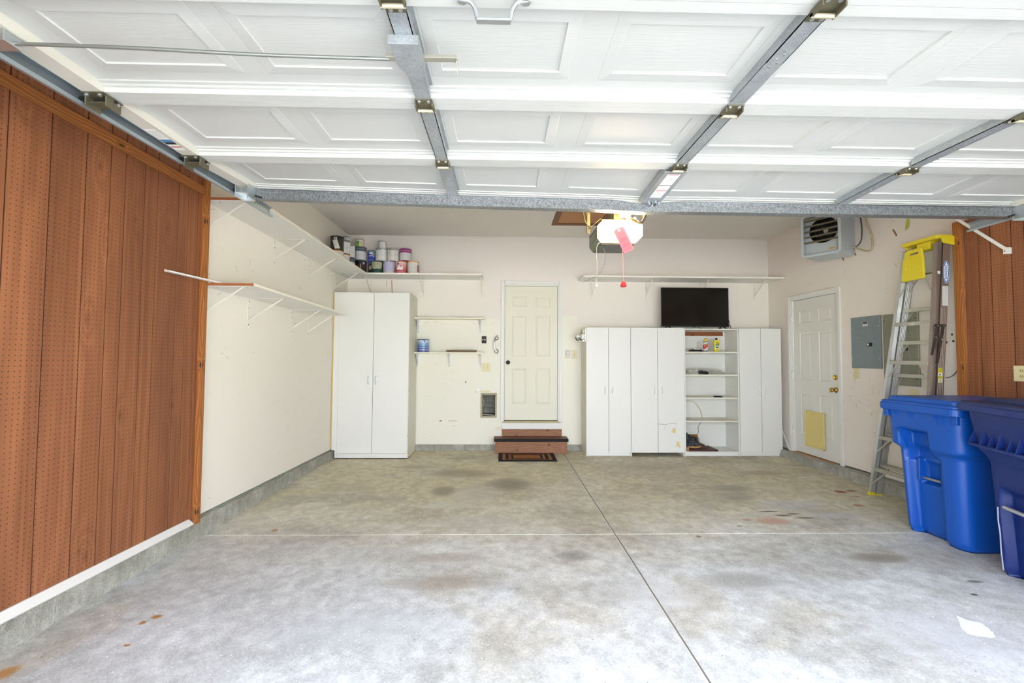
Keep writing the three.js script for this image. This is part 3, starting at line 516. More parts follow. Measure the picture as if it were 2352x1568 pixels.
  for (const q of g) { const p = q.attributes.position; for (let i = 0; i < p.count; i++) { const x = p.getX(i), y = p.getY(i), k = Math.exp(-(((x - 0.9) / 0.12) ** 2)); if (y > 2.38) p.setY(i, y - 0.016 * k); p.setZ(i, p.getZ(i) - 0.012 * k * Math.sin(x * 60) ** 2 * (y > 2.36 ? 1 : 0.3)); } }
  part(door, 'strut', bend(g), M.strut);
  // end brackets on the strut
  for (const [x, s] of [[-1.575, -1], [3.325, 1]]) {
    const dy = sag(x), b = part(door, 'top_bracket', [bx(x - 0.04, x + 0.035, YL - 0.055 + dy, YL - 0.05 + dy, 2.63, 2.74, 0.002), bx(x - 0.042, x + 0.037, YL - 0.085 + dy, YL + dy, 2.7, 2.704, 0.002), bx(x - 0.042, x - 0.038, YL - 0.08 + dy, YL + dy, 2.62, 2.7, 0.002), bx(x + 0.033, x + 0.037, YL - 0.08 + dy, YL + dy, 2.62, 2.7, 0.002)], M.zinc);
    part(b, 'roller', [cyl([x - s * 0.08, YL - 0.062 + dy, 2.694], [x + s * 0.075, YL - 0.022 + dy * 0.8, 2.69], 0.0055), cyl([x + s * 0.067, YL - 0.022 + dy * 0.8, 2.69], [x + s * 0.083, YL - 0.022 + dy * 0.8, 2.69], 0.021, 0.021, 20)], M.rubber);
    part(b, 'screw', [cyl([x - 0.015, YL - 0.06 + dy, 2.698], [x - 0.015, YL - 0.06 + dy, 2.692], 0.006), cyl([x + 0.015, YL - 0.06 + dy, 2.698], [x + 0.015, YL - 0.06 + dy, 2.692], 0.006)], M.zinc);
  }
  // lift handle on the bottom section
  const hx = -0.03, hd = 1.195;
  part(door, 'lift_handle', [tube([[hx - 0.1, YL - 0.006, hd - 0.004], [hx - 0.066, YL - 0.012, hd], [hx - 0.052, YL - 0.03, hd + 0.004], [hx - 0.046, YL - 0.055, hd + 0.006], [hx - 0.038, YL - 0.06, hd + 0.006]], 0.007, 16, 8), tube([[hx + 0.1, YL - 0.006, hd - 0.004], [hx + 0.066, YL - 0.012, hd], [hx + 0.052, YL - 0.03, hd + 0.004], [hx + 0.046, YL - 0.055, hd + 0.006], [hx + 0.038, YL - 0.06, hd + 0.006]], 0.007, 16, 8), bx(hx - 0.05, hx + 0.05, YL - 0.066, YL - 0.056, hd - 0.006, hd + 0.016, 0.004), cyl([hx - 0.09, YL - 0.001, hd], [hx - 0.09, YL - 0.012, hd], 0.013), cyl([hx + 0.09, YL - 0.001, hd], [hx + 0.09, YL - 0.012, hd], 0.013)], M.zinc);
  // slide lock: plate on the stile, latch arm to one side, long rod to the track
  const ld = 1.4, lk = part(door, 'lock', [ext([[-0.045, -0.06], [0.05, -0.06], [0.05, 0.02], [0.034, 0.09], [-0.02, 0.09], [-0.045, 0.03]], 0.003, frameAt([STX[0], YL - 0.034, ld], [1, 0, 0], [0, 0, 1])), bx(STX[0] - 0.05, STX[0] + 0.045, YL - 0.034, YL - 0.004, ld - 0.064, ld - 0.06, 0.001), bx(STX[0] + 0.04, STX[0] + 0.046, YL - 0.03, YL - 0.004, ld - 0.06, ld + 0.06, 0.001)], M.galv);
  part(lk, 'latch_arm', [bx(STX[0] - 0.075, STX[0] + 0.158, YL - 0.03, YL - 0.026, ld + 0.004, ld + 0.024, 0.001), bx(STX[0] - 0.075, STX[0] + 0.158, YL - 0.03, YL - 0.018, ld + 0.002, ld + 0.006, 0.001), beam([STX[0] + 0.158, YL - 0.028, ld + 0.014], [STX[0] + 0.16, YL - 0.055, ld + 0.046], 0.004, 0.02)], M.aluDull);
  part(lk, 'lock_rod', tube([[-1.64, YL - 0.03, 1.375], [-1.2, YL - 0.03, 1.385], [-0.8, YL - 0.03, 1.405], [-0.38, YL - 0.028, ld + 0.016]], 0.0058, 30, 8), std('#8e918c', 0.4, 0.6));
  part(lk, 'rod_guide', [bx(-1.635, -1.55, YL - 0.04, YL - 0.036, 1.345, 1.4, 0.002), bx(-1.635, -1.63, YL - 0.04, YL + 0.03, 1.34, 1.4, 0.002), bx(-1.555, -1.55, YL - 0.04, YL - 0.004, 1.345, 1.4, 0.002)], M.zinc);
}
// horizontal tracks
function track(x, s, y, d1, label, tilt) {
  const t = thing('door_track', label, 'track', [x, y, 0.6]);
  const yy = (d) => y + tilt * (d - 2), sec = [[0, 0], [0, 0.056], [-0.024 * s, 0.06], [-0.024 * s, 0.057], [-0.003 * s, 0.053], [-0.003 * s, 0.004], [-0.024 * s, -0.004], [-0.03 * s, 0.006], [-0.032 * s, 0.005], [-0.026 * s, -0.008]];
  const g = ext(s > 0 ? sec : sec.slice().reverse(), d1 - 0.72, frameAt([x, yy(d1), d1], [1, 0, 0], [0, 1, tilt ? -tilt : 0]));
  const arc = []; for (let i = 0; i <= 10; i++) { const a = i / 10 * Math.PI / 2; arc.push([x - 0.012 * s, yy(0.72) + 0.028 - 0.3 * (1 - Math.sin(a)), 0.42 + 0.3 * (1 - Math.cos(a))]); }
  part(t, 'channel', [g], M.track);
  part(t, 'curved_track', [beam([x - 0.012 * s, 0.05, 0.42], [x - 0.012 * s, yy(0.72) - 0.27, 0.42], 0.024, 0.05), ...arc.slice(1).map((p, i) => beam(arc[i], p, 0.024, 0.05))], M.track);
  for (const d of [1.15, d1 - 0.12]) { const hs = []; for (let k = 0; k < 9; k++) hs.push(cyl([x + 0.0175 * s, yy(d) + 0.1 + k * 0.08, d + 0.02], [x + 0.021 * s, yy(d) + 0.1 + k * 0.08, d + 0.02], 0.006, 0.006, 8)); const hg = part(t, 'hanger', [bx(x + 0.002 * s, x + 0.02 * s, yy(d) + 0.02, HC, d, d + 0.003, 0), bx(x + 0.017 * s, x + 0.02 * s, yy(d) + 0.02, HC, d, d + 0.036, 0)], M.brassDull); part(hg, 'punched_hole', hs, M.black); }
  return t;
}
const tl = track(-1.665, -1, 2.367, 3.1, 'bluish grey steel roller track running along the pegboard above its orange rail', 0.0132);
part(tl, 'punched_slot', Array.from({ length: 9 }, (_, i) => bx(-1.6625, -1.6605, 2.386 + 0.0132 * (0.8 + i * 0.032), 2.402 + 0.0132 * (0.8 + i * 0.032), 2.79 + i * 0.032, 2.808 + i * 0.032, 0.0008)), M.ivory);
track(3.412, 1, 2.345, 3.07, 'steel roller track end in front of the dark pegboard near the ladder', -0.018);
// ---------------------------------------------------------------- the opener
{
  const o = thing('garage_door_opener', 'olive grey garage door opener with a brightly lit white lens', 'door opener', [0.82, 2.2, 3.15]);
  const oct = [[0.697, 2.209], [0.941, 2.207], [0.979, 2.245], [0.979, 2.322], [0.944, 2.358], [0.706, 2.356], [0.673, 2.326], [0.673, 2.241]];
  const body = part(o, 'housing', [ext(oct, 0.27, frameAt([0, 0, 3.33], [1, 0, 0], [0, 1, 0]), 0.004)], M.opener);
  part(body, 'base_plate', bx(0.7, 0.94, 2.199, 2.2035, 3.065, 3.325, 0.002), M.openerDark);
  part(body, 'side_label', decal(0.18, 0.05, frameAt([0.6685, 2.285, 3.2], [0, 0, -1], [0, 1, 0])), printed(256, 72, (g, w, h) => { g.fillStyle = '#8a8b78'; g.fillRect(0, 0, w, h); g.fillStyle = '#c07a6a'; g.fillRect(14, 14, 60, 22); lines(g, 90, 16, 150, 4, 12, '#6c6d5c'); }));
  part(body, 'vent_slot', Array.from({ length: 7 }, (_, i) => bx(0.667, 0.671, 2.305, 2.317, 3.1 + i * 0.03, 3.118 + i * 0.03, 0)), M.openerDark);
  const lens = part(o, 'lamp_lens', [ext(oct.map(([x, y]) => [0.826 + (x - 0.826) * 0.985, 2.283 + (y - 2.283) * 0.97]), 0.05, frameAt([0, 0, 3.055], [1, 0, 0], [0, 1, 0]), 0.003)], std('#fff6dc', 0.4, 0, { emissive: '#fff0cc', emissiveIntensity: 5 }), { label: 'glowing white lens' });
  part(o, 'lens_rim', [bx(0.75, 0.8, 2.2045, 2.212, 2.995, 3.0)], std('#d99a3a', 0.4));
  part(o, 'chassis', [bx(0.7, 0.95, 2.358, 2.372, 3.04, 3.32), bx(0.79, 0.86, 2.372, 2.44, 3.06, 3.3)], M.brassDull);
  const bulb = part(o, 'bulb', new THREE.SphereGeometry(0.02, 20, 14).translate(0.835, 2.392, -3.0), std('#ffe9c0', 0.4, 0, { emissive: '#ffd9a0', emissiveIntensity: 4 }));
  part(o, 'rail', [bx(0.8, 0.85, 2.462, 2.467, 0.3, 3.2), bx(0.823, 0.827, 2.467, 2.5, 0.3, 3.2)], M.galv);
  const hg = part(o, 'hanger', [bx(0.612, 0.616, 2.3, HC, 3.12, 3.15, 0), bx(0.616, 0.64, 2.3, HC, 3.147, 3.15, 0), beam([0.63, 2.33, 3.12], [0.71, 2.4, 3.12], 0.004, 0.03), bx(1.02, 1.024, 2.42, HC, 3.12, 3.15, 0), beam([1.02, 2.45, 3.13], [0.86, 2.42, 3.13], 0.004, 0.03)], M.brassDull);
  part(hg, 'punched_hole', Array.from({ length: 12 }, (_, i) => cyl([0.627, 2.36 + i * 0.07, 3.146], [0.627, 2.36 + i * 0.07, 3.1435], 0.006, 0.006, 8)), M.ivory);
  const arm = part(o, 'door_arm', [beam([0.79, 2.415, 3.0], [0.905, 2.31, 2.9], 0.028, 0.004, [0, 0.6, 0.4]), tube([[0.86, 2.35, 2.94], [0.908, 2.3, 2.885], [0.926, 2.296, 2.86], [0.938, 2.318, 2.835], [0.943, 2.37, 2.79], [0.946, 2.4, 2.745]], 0.0085, 30, 8)], std('#5b4e3a', 0.45, 0.6));
  part(arm, 'bolt', [cyl([0.862, 2.362, 2.925], [0.86, 2.356, 2.905], 0.008), cyl([0.89, 2.335, 2.895], [0.888, 2.329, 2.878], 0.008)], M.zinc);
  part(o, 'trolley', [bx(0.79, 0.86, 2.41, 2.46, 2.9, 3.04, 0.006)], std('#3a3834', 0.5));
  part(o, 'clevis', [bx(0.925, 0.965, 2.362, 2.37, 2.66, 2.76, 0.002), bx(0.928, 0.932, 2.345, 2.37, 2.66, 2.75), bx(0.956, 0.96, 2.345, 2.37, 2.66, 2.75), ...[[0.9, 2.64], [0.915, 2.67], [0.94, 2.635], [0.97, 2.66], [0.94, 2.69]].map(([x, d]) => cyl([x, 2.36, d], [x, 2.346, d], 0.008, 0.008, 6))], M.zinc);
  part(o, 'wire', [tube([[0.55, 2.62, 3.1], [0.575, 2.46, 3.1], [0.6, 2.36, 3.1], [0.64, 2.34, 3.11], [0.68, 2.38, 3.13]], 0.004), tube([[0.6, 2.6, 3.1], [0.605, 2.48, 3.1], [0.6, 2.42, 3.1]], 0.003)], std('#5d5a3c', 0.6));
  const lamp = new THREE.RectAreaLight(0xffe2b0, 26, 0.26, 0.13); lamp.position.copy(V(0.826, 2.282, 2.985)); lamp.lookAt(V(0.826, 2.282, 0)); scene.add(lamp);
  const glow = new THREE.PointLight(0xffd9a0, 0.5, 0, 2); glow.position.copy(V(0.835, 2.392, 2.94)); glow.castShadow = true; scene.add(glow);
}
{
  const tagM = printed(256, 512, (g, w, h) => {
    g.fillStyle = '#db6472'; g.fillRect(0, 0, w, h); g.fillStyle = '#b8505c'; g.font = 'bold 24px sans-serif'; g.textAlign = 'center';
    lines(g, 40, 100, 176, 5, 16, '#a83c48', 3); lines(g, 50, 210, 156, 4, 20, '#7c2832', 7); lines(g, 40, 300, 176, 3, 14, '#a83c48', 3); lines(g, 50, 350, 156, 3, 20, '#7c2832', 7); lines(g, 36, 420, 184, 5, 15, '#a83c48', 3);
  });
  const r = thing('emergency_release', 'red emergency release handle and pink instruction tag hanging before the opener lens', 'pull cord', [0.822, 1.872, 2.93]);
  const dir = [0.9, 0.43, 0], up = [-0.43, 0.9, 0], c = [0.824, 2.196, 2.93];
  const hang = frameAt(c, dir, up), w = 0.038, h = 0.088;
  const card = unindex(ext([[-w, -h], [w, -h], [w, h - 0.014], [w - 0.012, h], [-w + 0.012, h], [-w, h - 0.014]], 0.0016, hang, 0, [circle(0, h - 0.016, 0.007, 14)]));
  { const inv = hang.clone().invert(), q = new THREE.Vector3(), p = card.attributes.position, uv = card.attributes.uv; for (let i = 0; i < p.count; i++) { q.fromBufferAttribute(p, i).applyMatrix4(inv); uv.setXY(i, (q.x + w) / (2 * w), (q.y + h) / (2 * h)); } }
  part(r, 'tag', card, tagM, { label: 'pink card tag with printed lines' });
  part(r, 'cord', tube([[0.81, 2.41, 2.96], [0.795, 2.28, 2.935], [0.816, 2.13, 2.934], [0.82, 2.0, 2.932], [0.822, 1.91, 2.93]], 0.0018, 24, 6), std('#e88a8a', 0.7));
  part(r, 'handle', lathe([[0, 0.042], [0.007, 0.041], [0.009, 0.034], [0.014, 0.03], [0.014, 0.026], [0.018, 0.02], [0.018, 0.016], [0.021, 0.008], [0.019, 0], [0, 0]], 0.822, 1.872, 2.93, 20), M.red, { label: 'ribbed red plastic bell' });
}
{
  const p = thing('lamp_pull', 'thin light pull string with a small white bead beside the opener', 'pull cord', [0.644, 1.872, 2.95]);
  part(p, 'string', tube([[0.69, 2.21, 3.05], [0.646, 2.15, 2.96], [0.645, 2.0, 2.95], [0.644, 1.89, 2.95]], 0.001, 16, 5), std('#cdbfa0', 0.7));
  part(p, 'bead', new THREE.SphereGeometry(0.008, 14, 10).translate(0.644, 1.882, -2.95), M.white);
  one('antenna_wire', 'thin dark antenna wire curling down from the opener base', 'wire', tube([[0.71, 2.2, 3.1], [0.727, 2.16, 3.08], [0.725, 2.08, 3.06], [0.69, 1.99, 3.05], [0.62, 1.945, 3.05], [0.57, 1.925, 3.06]], 0.0014, 30, 5), std('#4a4a4a', 0.6), [0.71, 1.925, 3.06]);
}
// ---------------------------------------------------------------- wall shelves on welded angle brackets
// bracket against a wall: o = corner under the shelf, in = unit vector away from the wall, across = along the wall
function bracketGeo(o, inn, acr, reach, drop, w = 0.022) {
  const at = (a, b, c = 0) => [o[0] + inn[0] * a + acr[0] * c, o[1] + b, o[2] + inn[1] * a + acr[1] * c], A = [acr[0], 0, acr[1]];
  const g = [beam(at(0.002, 0), at(0.002, -drop), w, 0.003, A, 0), beam(at(0, -0.002), at(reach, -0.002), w, 0.003, A, 0), beam(at(0.004, -drop * 0.8), at(reach * 0.86, -0.006), w * 0.8, 0.008, A, 0.003)];
  const s = []; for (const y of [0.12, 0.34, 0.93]) s.push(cyl(at(0.002, -drop * y), at(0.006, -drop * y), 0.0045, 0.0045, 8)); s.push(cyl(at(reach * 0.3, -0.002), at(reach * 0.3, -0.006), 0.0045, 0.0045, 8), cyl(at(reach * 0.95, -0.002), at(reach * 0.95, -0.006), 0.0045, 0.0045, 8));
  return [g, s];
}
function addBracket(t, ...a) { const [g, s] = bracketGeo(...a), b = part(t, 'bracket', g, M.bracket); part(b, 'screw', s, M.screw); }
function sideShelf(label, y3, slope, d0, d1, depth, brackets) {     // along the left wall; y3 = underside at d0
  const t = thing('wall_shelf', label, 'shelf', [XL, y3, (d0 + d1) / 2]), yy = (d) => y3 - slope * (d - d0);
  const m = frameAt([XL + 0.001, 0, 0], [0, 0, 1], [0, 1, 0]);
  const bd = part(t, 'board', ext([[d0, yy(d0)], [d1, yy(d1)], [d1, yy(d1) + 0.019], [d0, yy(d0) + 0.019]], depth - 0.003, m), M.melamine);
  part(bd, 'edge_band', ext([[d0, yy(d0)], [d1, yy(d1)], [d1, yy(d1) + 0.0195], [d0, yy(d0) + 0.0195]], 0.003, frameAt([XL + depth - 0.002, 0, 0], [0, 0, 1], [0, 1, 0])), std('#efe9d6', 0.45));
  part(bd, 'raw_end', bx(XL + 0.001, XL + depth - 0.003, yy(d0), yy(d0) + 0.019, d0 - 0.003, d0 + 0.0005, 0), std('#a8623a', 0.85), { label: 'bare brown chipboard end' });
  for (const d of brackets) addBracket(t, [XL, yy(d), d], [1, 0], [0, 1], depth * 0.86, 0.262);
  return t;
}
const upperShelf = sideShelf('long white shelf high on the side wall, running from pegboard to paint cans', 2.604, 0.0155, 3.4, 6.19, 0.412, [3.44, 4.466, 5.27, 6.09]);
sideShelf('shorter white shelf below the long one, ending at the tall cabinet', 1.933, 0.0165, 3.4, 5.42, 0.412, [3.44, 4.048, 4.875, 5.293]);
function backShelf(label, x0, x1, y, d0, xs, drop, th = 0.022) {
  const t = thing('wall_shelf', label, 'shelf', [(x0 + x1) / 2, y, D]);
  const bd = part(t, 'board', bx(x0, x1, y, y + th, d0 + 0.003, D - 0.001, 0.001), M.melamine);
  part(bd, 'edge_band', bx(x0, x1, y - 0.0005, y + th + 0.0005, d0, d0 + 0.003, 0.001), std('#f0ece0', 0.45));
  for (const x of xs) addBracket(t, [x, y, D], [0, -1], [1, 0], D - d0 - 0.05, drop);
}
backShelf('white shelf on the back wall carrying the stacked paint cans', -2.335, -0.293, 2.566, 6.19, [-1.985, -1.198, -0.317], 0.26);
backShelf('empty white shelf above the television', 1.163, 4.088, 2.556, 6.187, [1.358, 2.195, 3.025, 3.87], 0.258);
function smallShelf(label, x0, x1, y, xs) {
  const t = thing('wall_shelf', label, 'shelf', [(x0 + x1) / 2, y, D]);
  part(t, 'board', bx(x0, x1, y, y + 0.019, 6.385, D - 0.001, 0.002), std('#ece6d0', 0.45));
  for (const x of xs) {
    const b = part(t, 'bracket', [beam([x, y - 0.002, D - 0.003], [x, y - 0.2, D - 0.003], 0.024, 0.003, [1, 0, 0], 0.001), beam([x, y - 0.003, D], [x, y - 0.003, 6.43], 0.024, 0.003, [1, 0, 0], 0.001), ext([[0, 0], [0.13, 0], [0.11, -0.03], [0.012, -0.16], [0, -0.17]], 0.005, frameAt([x + 0.0025, y - 0.004, D - 0.004], [0, 0, -1], [0, 1, 0]), 0)], std('#dcdfe4', 0.4));
    part(b, 'screw', [[0.009, -0.02], [-0.009, -0.02], [0.0, -0.19]].map(([a, c]) => cyl([x + a, y + c, D - 0.004], [x + a, y + c, D - 0.008], 0.004, 0.004, 8)), M.screw);
  }
}
smallShelf('small bare cream shelf above the shelf with the blue can', -1.3, -0.262, 1.956, [-1.27, -0.335]);
smallShelf('small cream shelf holding the blue can and the brown tray', -1.31, -0.276, 1.447, [-1.272, -0.797, -0.33]);

// ---------------------------------------------------------------- paint cans
function canTex(f) { return printed(512, 256, (g, w, h) => f(g, w, h), { roughness: 0.35 }); }
const label = (bg, fg = '#9a9a98', extra) => canTex((g, w, h) => { g.fillStyle = bg; g.fillRect(0, 0, w, h); for (const x of [20, 150, 290, 400]) lines(g, x, 60, 90, 13, 14, fg, 3); extra?.(g, w, h); });
const CAN = {
  black: label('#26261f', '#5e5c50', (g) => { g.fillStyle = '#d9d7d0'; g.save(); g.translate(250, 120); g.rotate(-0.22); g.fillRect(-30, -50, 64, 170); g.fillRect(-176, -50, 64, 170); g.restore(); g.beginPath(); g.arc(250, 40, 22, 0, 7); g.fill(); g.fillStyle = '#26261f'; g.fillRect(242, 30, 16, 18); lines(g, 232, 90, 40, 8, 12, '#8c8a84', 2); }),
  dark: label('#2c2118', '#5a4632', (g) => { g.fillStyle = '#5a58b0'; g.fillRect(300, 14, 44, 60); g.fillStyle = '#e6e2d8'; g.fillRect(310, 22, 22, 26); g.fillStyle = '#8a6a3c'; g.font = 'italic 40px serif'; g.fillText('Coat', 190, 110); g.fillStyle = '#c9bfae'; g.fillRect(270, 60, 8, 190); }),
  brown: label('#3a3026', '#6a5a48', (g) => { g.fillStyle = '#b9b2a6'; g.fillRect(200, 20, 120, 100); }),
  green: label('#24443a', '#3e6455', (g) => { g.fillStyle = '#a9ab8c'; g.beginPath(); g.moveTo(170, 0); g.lineTo(360, 0); g.lineTo(340, 150); g.quadraticCurveTo(300, 170, 280, 150); g.quadraticCurveTo(240, 180, 190, 140); g.fill(); g.fillStyle = '#33504a'; g.fillRect(226, 40, 8, 40); g.fillRect(280, 44, 6, 36); }),
  lavender: label('#c9c8ca', '#a4a4a6', (g) => { g.fillStyle = '#bcb8d6'; g.beginPath(); g.moveTo(150, 0); g.lineTo(350, 0); g.lineTo(320, 160); g.lineTo(250, 220); g.lineTo(190, 190); g.fill(); }),
  red: label('#cf4a52', '#e39a9a', (g) => { const q = g.createLinearGradient(0, 0, 0, 256); q.addColorStop(0, '#e8d4cc'); q.addColorStop(1, '#b01f30'); g.fillStyle = q; g.fillRect(140, 0, 260, 256); g.fillStyle = '#f2ece6'; g.beginPath(); g.moveTo(200, 170); g.lineTo(240, 70); g.lineTo(262, 130); g.lineTo(300, 90); g.lineTo(296, 180); g.fill(); g.fillStyle = '#3b49a8'; g.fillRect(214, 26, 24, 40); lines(g, 200, 210, 140, 2, 16, '#f0d6d2', 5); g.fillStyle = '#e8e4de'; g.fillRect(400, 0, 60, 256); }),
  whiteOrange: label('#d8d5cd', '#a9a6a0', (g) => { g.fillStyle = '#9a5148'; g.fillRect(360, 60, 60, 150); }),
  gray: label('#d3d3d3', '#a0a2a4', (g) => { g.fillStyle = '#55626a'; g.fillRect(0, 0, 512, 78); g.fillStyle = '#a9b4ba'; for (let i = 0; i < 8; i++) g.fillRect(150 + i * 30, 28, 12, 14); g.fillStyle = '#4a555c'; g.fillRect(0, 240, 512, 16); }),
  blue: label('#1d3aa8', '#5c74c8', (g) => { g.fillStyle = '#8f9fb4'; g.beginPath(); g.moveTo(170, 0); g.lineTo(340, 0); g.lineTo(320, 90); g.lineTo(270, 170); g.lineTo(250, 100); g.lineTo(190, 50); g.fill(); g.fillStyle = '#eef0f6'; g.fillRect(196, 40, 60, 30); g.font = 'bold 40px sans-serif'; g.fillText('DEC', 190, 124); lines(g, 180, 190, 150, 3, 16, '#c8d0ec', 4); }),
  white: label('#d6d8d6', '#b0b2b2', (g) => { g.fillStyle = '#22221f'; g.font = 'bold 34px sans-serif'; g.fillText('BEHR', 200, 34); g.fillStyle = '#2a2a28'; g.fillRect(120, 20, 36, 90); g.fillStyle = '#e6e6dc'; g.fillRect(300, 40, 40, 190); }),
  silver: label('#dcdbd7', '#acacaa', (g) => { lines(g, 190, 16, 140, 2, 10, '#2c2c2a', 7); g.fillStyle = '#eeeeec'; g.fillRect(320, 40, 30, 200); g.fillStyle = '#b4563c'; g.fillRect(210, 50, 6, 60); }),
  purple: label('#d4d3d2', '#a6a5a4', (g) => { g.fillStyle = '#8a2a6c'; g.fillRect(0, 0, 512, 82); g.fillStyle = '#d9b8cc'; for (let i = 0; i < 7; i++) g.fillRect(170 + i * 26, 30, 9, 20); g.fillStyle = '#7a2460'; g.fillRect(0, 244, 512, 12); }),
  lime: label('#e6e2d6', '#b8b2a2', (g) => { g.fillStyle = '#7fb93c'; g.fillRect(130, 60, 140, 196); g.fillStyle = '#d8c6a4'; g.fillRect(270, 60, 110, 196); g.fillStyle = '#4a7a9a'; g.fillRect(220, 80, 40, 50); g.fillStyle = '#cfe48e'; g.fillRect(150, 170, 60, 40); }),
  teal: label('#c9cbc8', '#9aa2a0', (g) => { g.fillStyle = '#1f5d5c'; g.fillRect(120, 0, 80, 256); g.fillStyle = '#1c2b2a'; g.fillRect(210, 10, 110, 26); }),
  blue200: label('#2a4aa6', '#5470c0', (g) => { const q = g.createLinearGradient(0, 0, 0, 256); q.addColorStop(0, '#dfe3ea'); q.addColorStop(0.45, '#6f9ac6'); q.addColorStop(0.75, '#1c3c9c'); q.addColorStop(1, '#142a86'); g.fillStyle = q; g.fillRect(110, 0, 300, 256); g.fillStyle = '#e3e4e2'; g.fillRect(60, 0, 62, 256); g.fillStyle = '#5c3a86'; g.fillRect(268, 10, 22, 30); g.fillStyle = '#3a5aa0'; g.fillRect(280, 36, 10, 16); g.fillStyle = '#9cc8c4'; g.font = '46px serif'; g.fillText('200', 224, 136); lines(g, 186, 160, 180, 2, 8, '#dfe6f4', 5); lines(g, 190, 196, 170, 3, 12, '#e8ecf6', 6); lines(g, 196, 238, 160, 1, 12, '#c8d0ec', 5); }),
};
const METAL = std('#b9bcbc', 0.32, 0.85), DARKRIM = std('#2a2c2c', 0.5, 0.3), ORANGE = std('#dc9a34', 0.45, 0.2), PURPLE = std('#842a66', 0.45), BLUERIM = std('#40589c', 0.4, 0.3);
const canGeo = {};
function canShape(r, h) {
  const k = r + ',' + h; if (canGeo[k]) return canGeo[k];
  const body = new THREE.CylinderGeometry(r, r, h - 0.008, 40, 1, true, 0).translate(0, h / 2, 0);
  const pr = (p) => new THREE.LatheGeometry(p.map(([a, b]) => new THREE.Vector2(a, b)), 40);
  const rim = pr([[r - 0.001, h - 0.012], [r + 0.003, h - 0.009], [r + 0.0035, h - 0.003], [r + 0.001, h], [r - 0.006, h], [r - 0.008, h - 0.006], [0, h - 0.006]]), foot = pr([[0, 0.001], [r + 0.0015, 0], [r + 0.003, 0.004], [r, 0.009]]);
  const bail = []; for (let i = 0; i <= 14; i++) { const a = Math.PI * i / 14; bail.push([Math.cos(a) * (r + 0.003), h * 0.72 - Math.sin(a) * h * 0.32, 0.002 + Math.sin(a) * (r + 0.003)]); }
  const handle = mergeGeometries([unindex(new THREE.TubeGeometry(new THREE.CatmullRomCurve3(bail.map(([x, y, z]) => new THREE.Vector3(x, y, z))), 28, 0.0016, 5)), unindex(new THREE.CylinderGeometry(0.011, 0.011, 0.004, 12).rotateZ(Math.PI / 2).translate(r + 0.002, h * 0.72, 0)), unindex(new THREE.CylinderGeometry(0.011, 0.011, 0.004, 12).rotateZ(Math.PI / 2).translate(-r - 0.002, h * 0.72, 0))]);
  return (canGeo[k] = { body, rim, foot, handle });
}
function can(lab, kind, rim, x, y, d, r, h, turn = 0, bail = true) {
  const t = thing('paint_can', lab, 'paint can', [x, y, d], 'paint cans on the shelves'), s = canShape(r, h), add = (n, g, m) => { const q = new THREE.Mesh(g, m); q.name = n; q.castShadow = q.receiveShadow = true; t.add(q); };
  t.rotation.y = Math.PI * 1 + turn; add('body', s.body, CAN[kind]); add('lid', s.rim, rim); add('bottom_rim', s.foot, rim === ORANGE ? METAL : rim);
  if (bail) { const q = new THREE.Mesh(s.handle, METAL); q.name = 'handle'; q.castShadow = true; q.rotation.y = Math.PI; t.add(q); }
  return t;
}
const ys = 2.5885, gr = 0.0825, gh = 0.186, y2 = ys + gh + 0.0005, y3 = y2 + gh + 0.0005, cd = 6.345;
can('brown-black paint can at the bottom under the grey-banded can', 'dark', DARKRIM, -2.075, ys, cd, gr, gh, 0.1, false);
can('dark brown small paint can squeezed in the bottom row beside the green can', 'brown', DARKRIM, -1.94, ys, 6.45, 0.054, 0.16, 0.1, false);
can('dark green paint can with olive drip label in the bottom row', 'green', DARKRIM, -1.83, ys, cd, gr, gh, 0, true);
can('pale lavender paint can in the bottom row', 'lavender', METAL, -1.66, ys, cd, gr, gh, 0.1);
can('red and white paint can in the bottom row', 'red', ORANGE, -1.484, ys, cd, gr, gh, 0, false);
can('white paint can with an orange rim at the open end of the bottom row', 'whiteOrange', ORANGE, -1.31, ys, cd, gr, gh, -0.3);
can('larger paint can with a slate grey band around its top', 'gray', std('#56626a', 0.45, 0.3), -2.083, y2, cd, 0.088, 0.205);
can('royal blue paint can with a grey drip, in the second row', 'blue', std('#7f8fa6', 0.45, 0.3), -1.93, y2 - 0.002, 6.46, 0.075, 0.182, 0.2, false);
can('white paint can that carries the small can on its lid', 'white', METAL, -1.775, y2, cd, gr, gh, -0.1);
can('silver-white paint can between the purple-banded can and the one with a small can on it', 'silver', METAL, -1.603, y2, cd, gr, gh, 0.05);
can('white paint can with a purple top band', 'purple', PURPLE, -1.423, y2, cd, gr, gh, 0.1);
can('small lime green and beige can topmost on the grey-banded can', 'lime', METAL, -2.09, y2 + 0.2055, cd, 0.056, 0.118, 0, false);
can('small white can standing on top of a white paint can', 'white', METAL, -1.768, y3, cd, 0.054, 0.117, 0.1, false);
const yc = (d) => 2.604 - 0.0155 * (d - 3.4) + 0.0195;
can('black paint can with a slanted white label, topmost in the corner stack nearest the wall', 'black', DARKRIM, -2.18, yc(5.72) + gh + 0.001, 5.72, gr, gh, 0.15, false);
can('paint can under the black can with the slanted label, mostly hidden by the shelf', 'whiteOrange', ORANGE, -2.18, yc(5.72), 5.72, gr, gh, 0.6, false);
can('white paint can on the second corner stack, just beside the black can', 'silver', DARKRIM, -2.165, yc(5.91) + gh + 0.001, 5.91, gr, gh, 0.4);
can('lower can of the second corner stack with an orange rim', 'whiteOrange', ORANGE, -2.165, yc(5.91), 5.91, gr, gh, 0.2, false);
can('white paint can of the rear corner stack carrying the small teal can', 'white', METAL, -2.16, yc(6.1) + gh + 0.001, 6.1, gr, gh, 0.7);
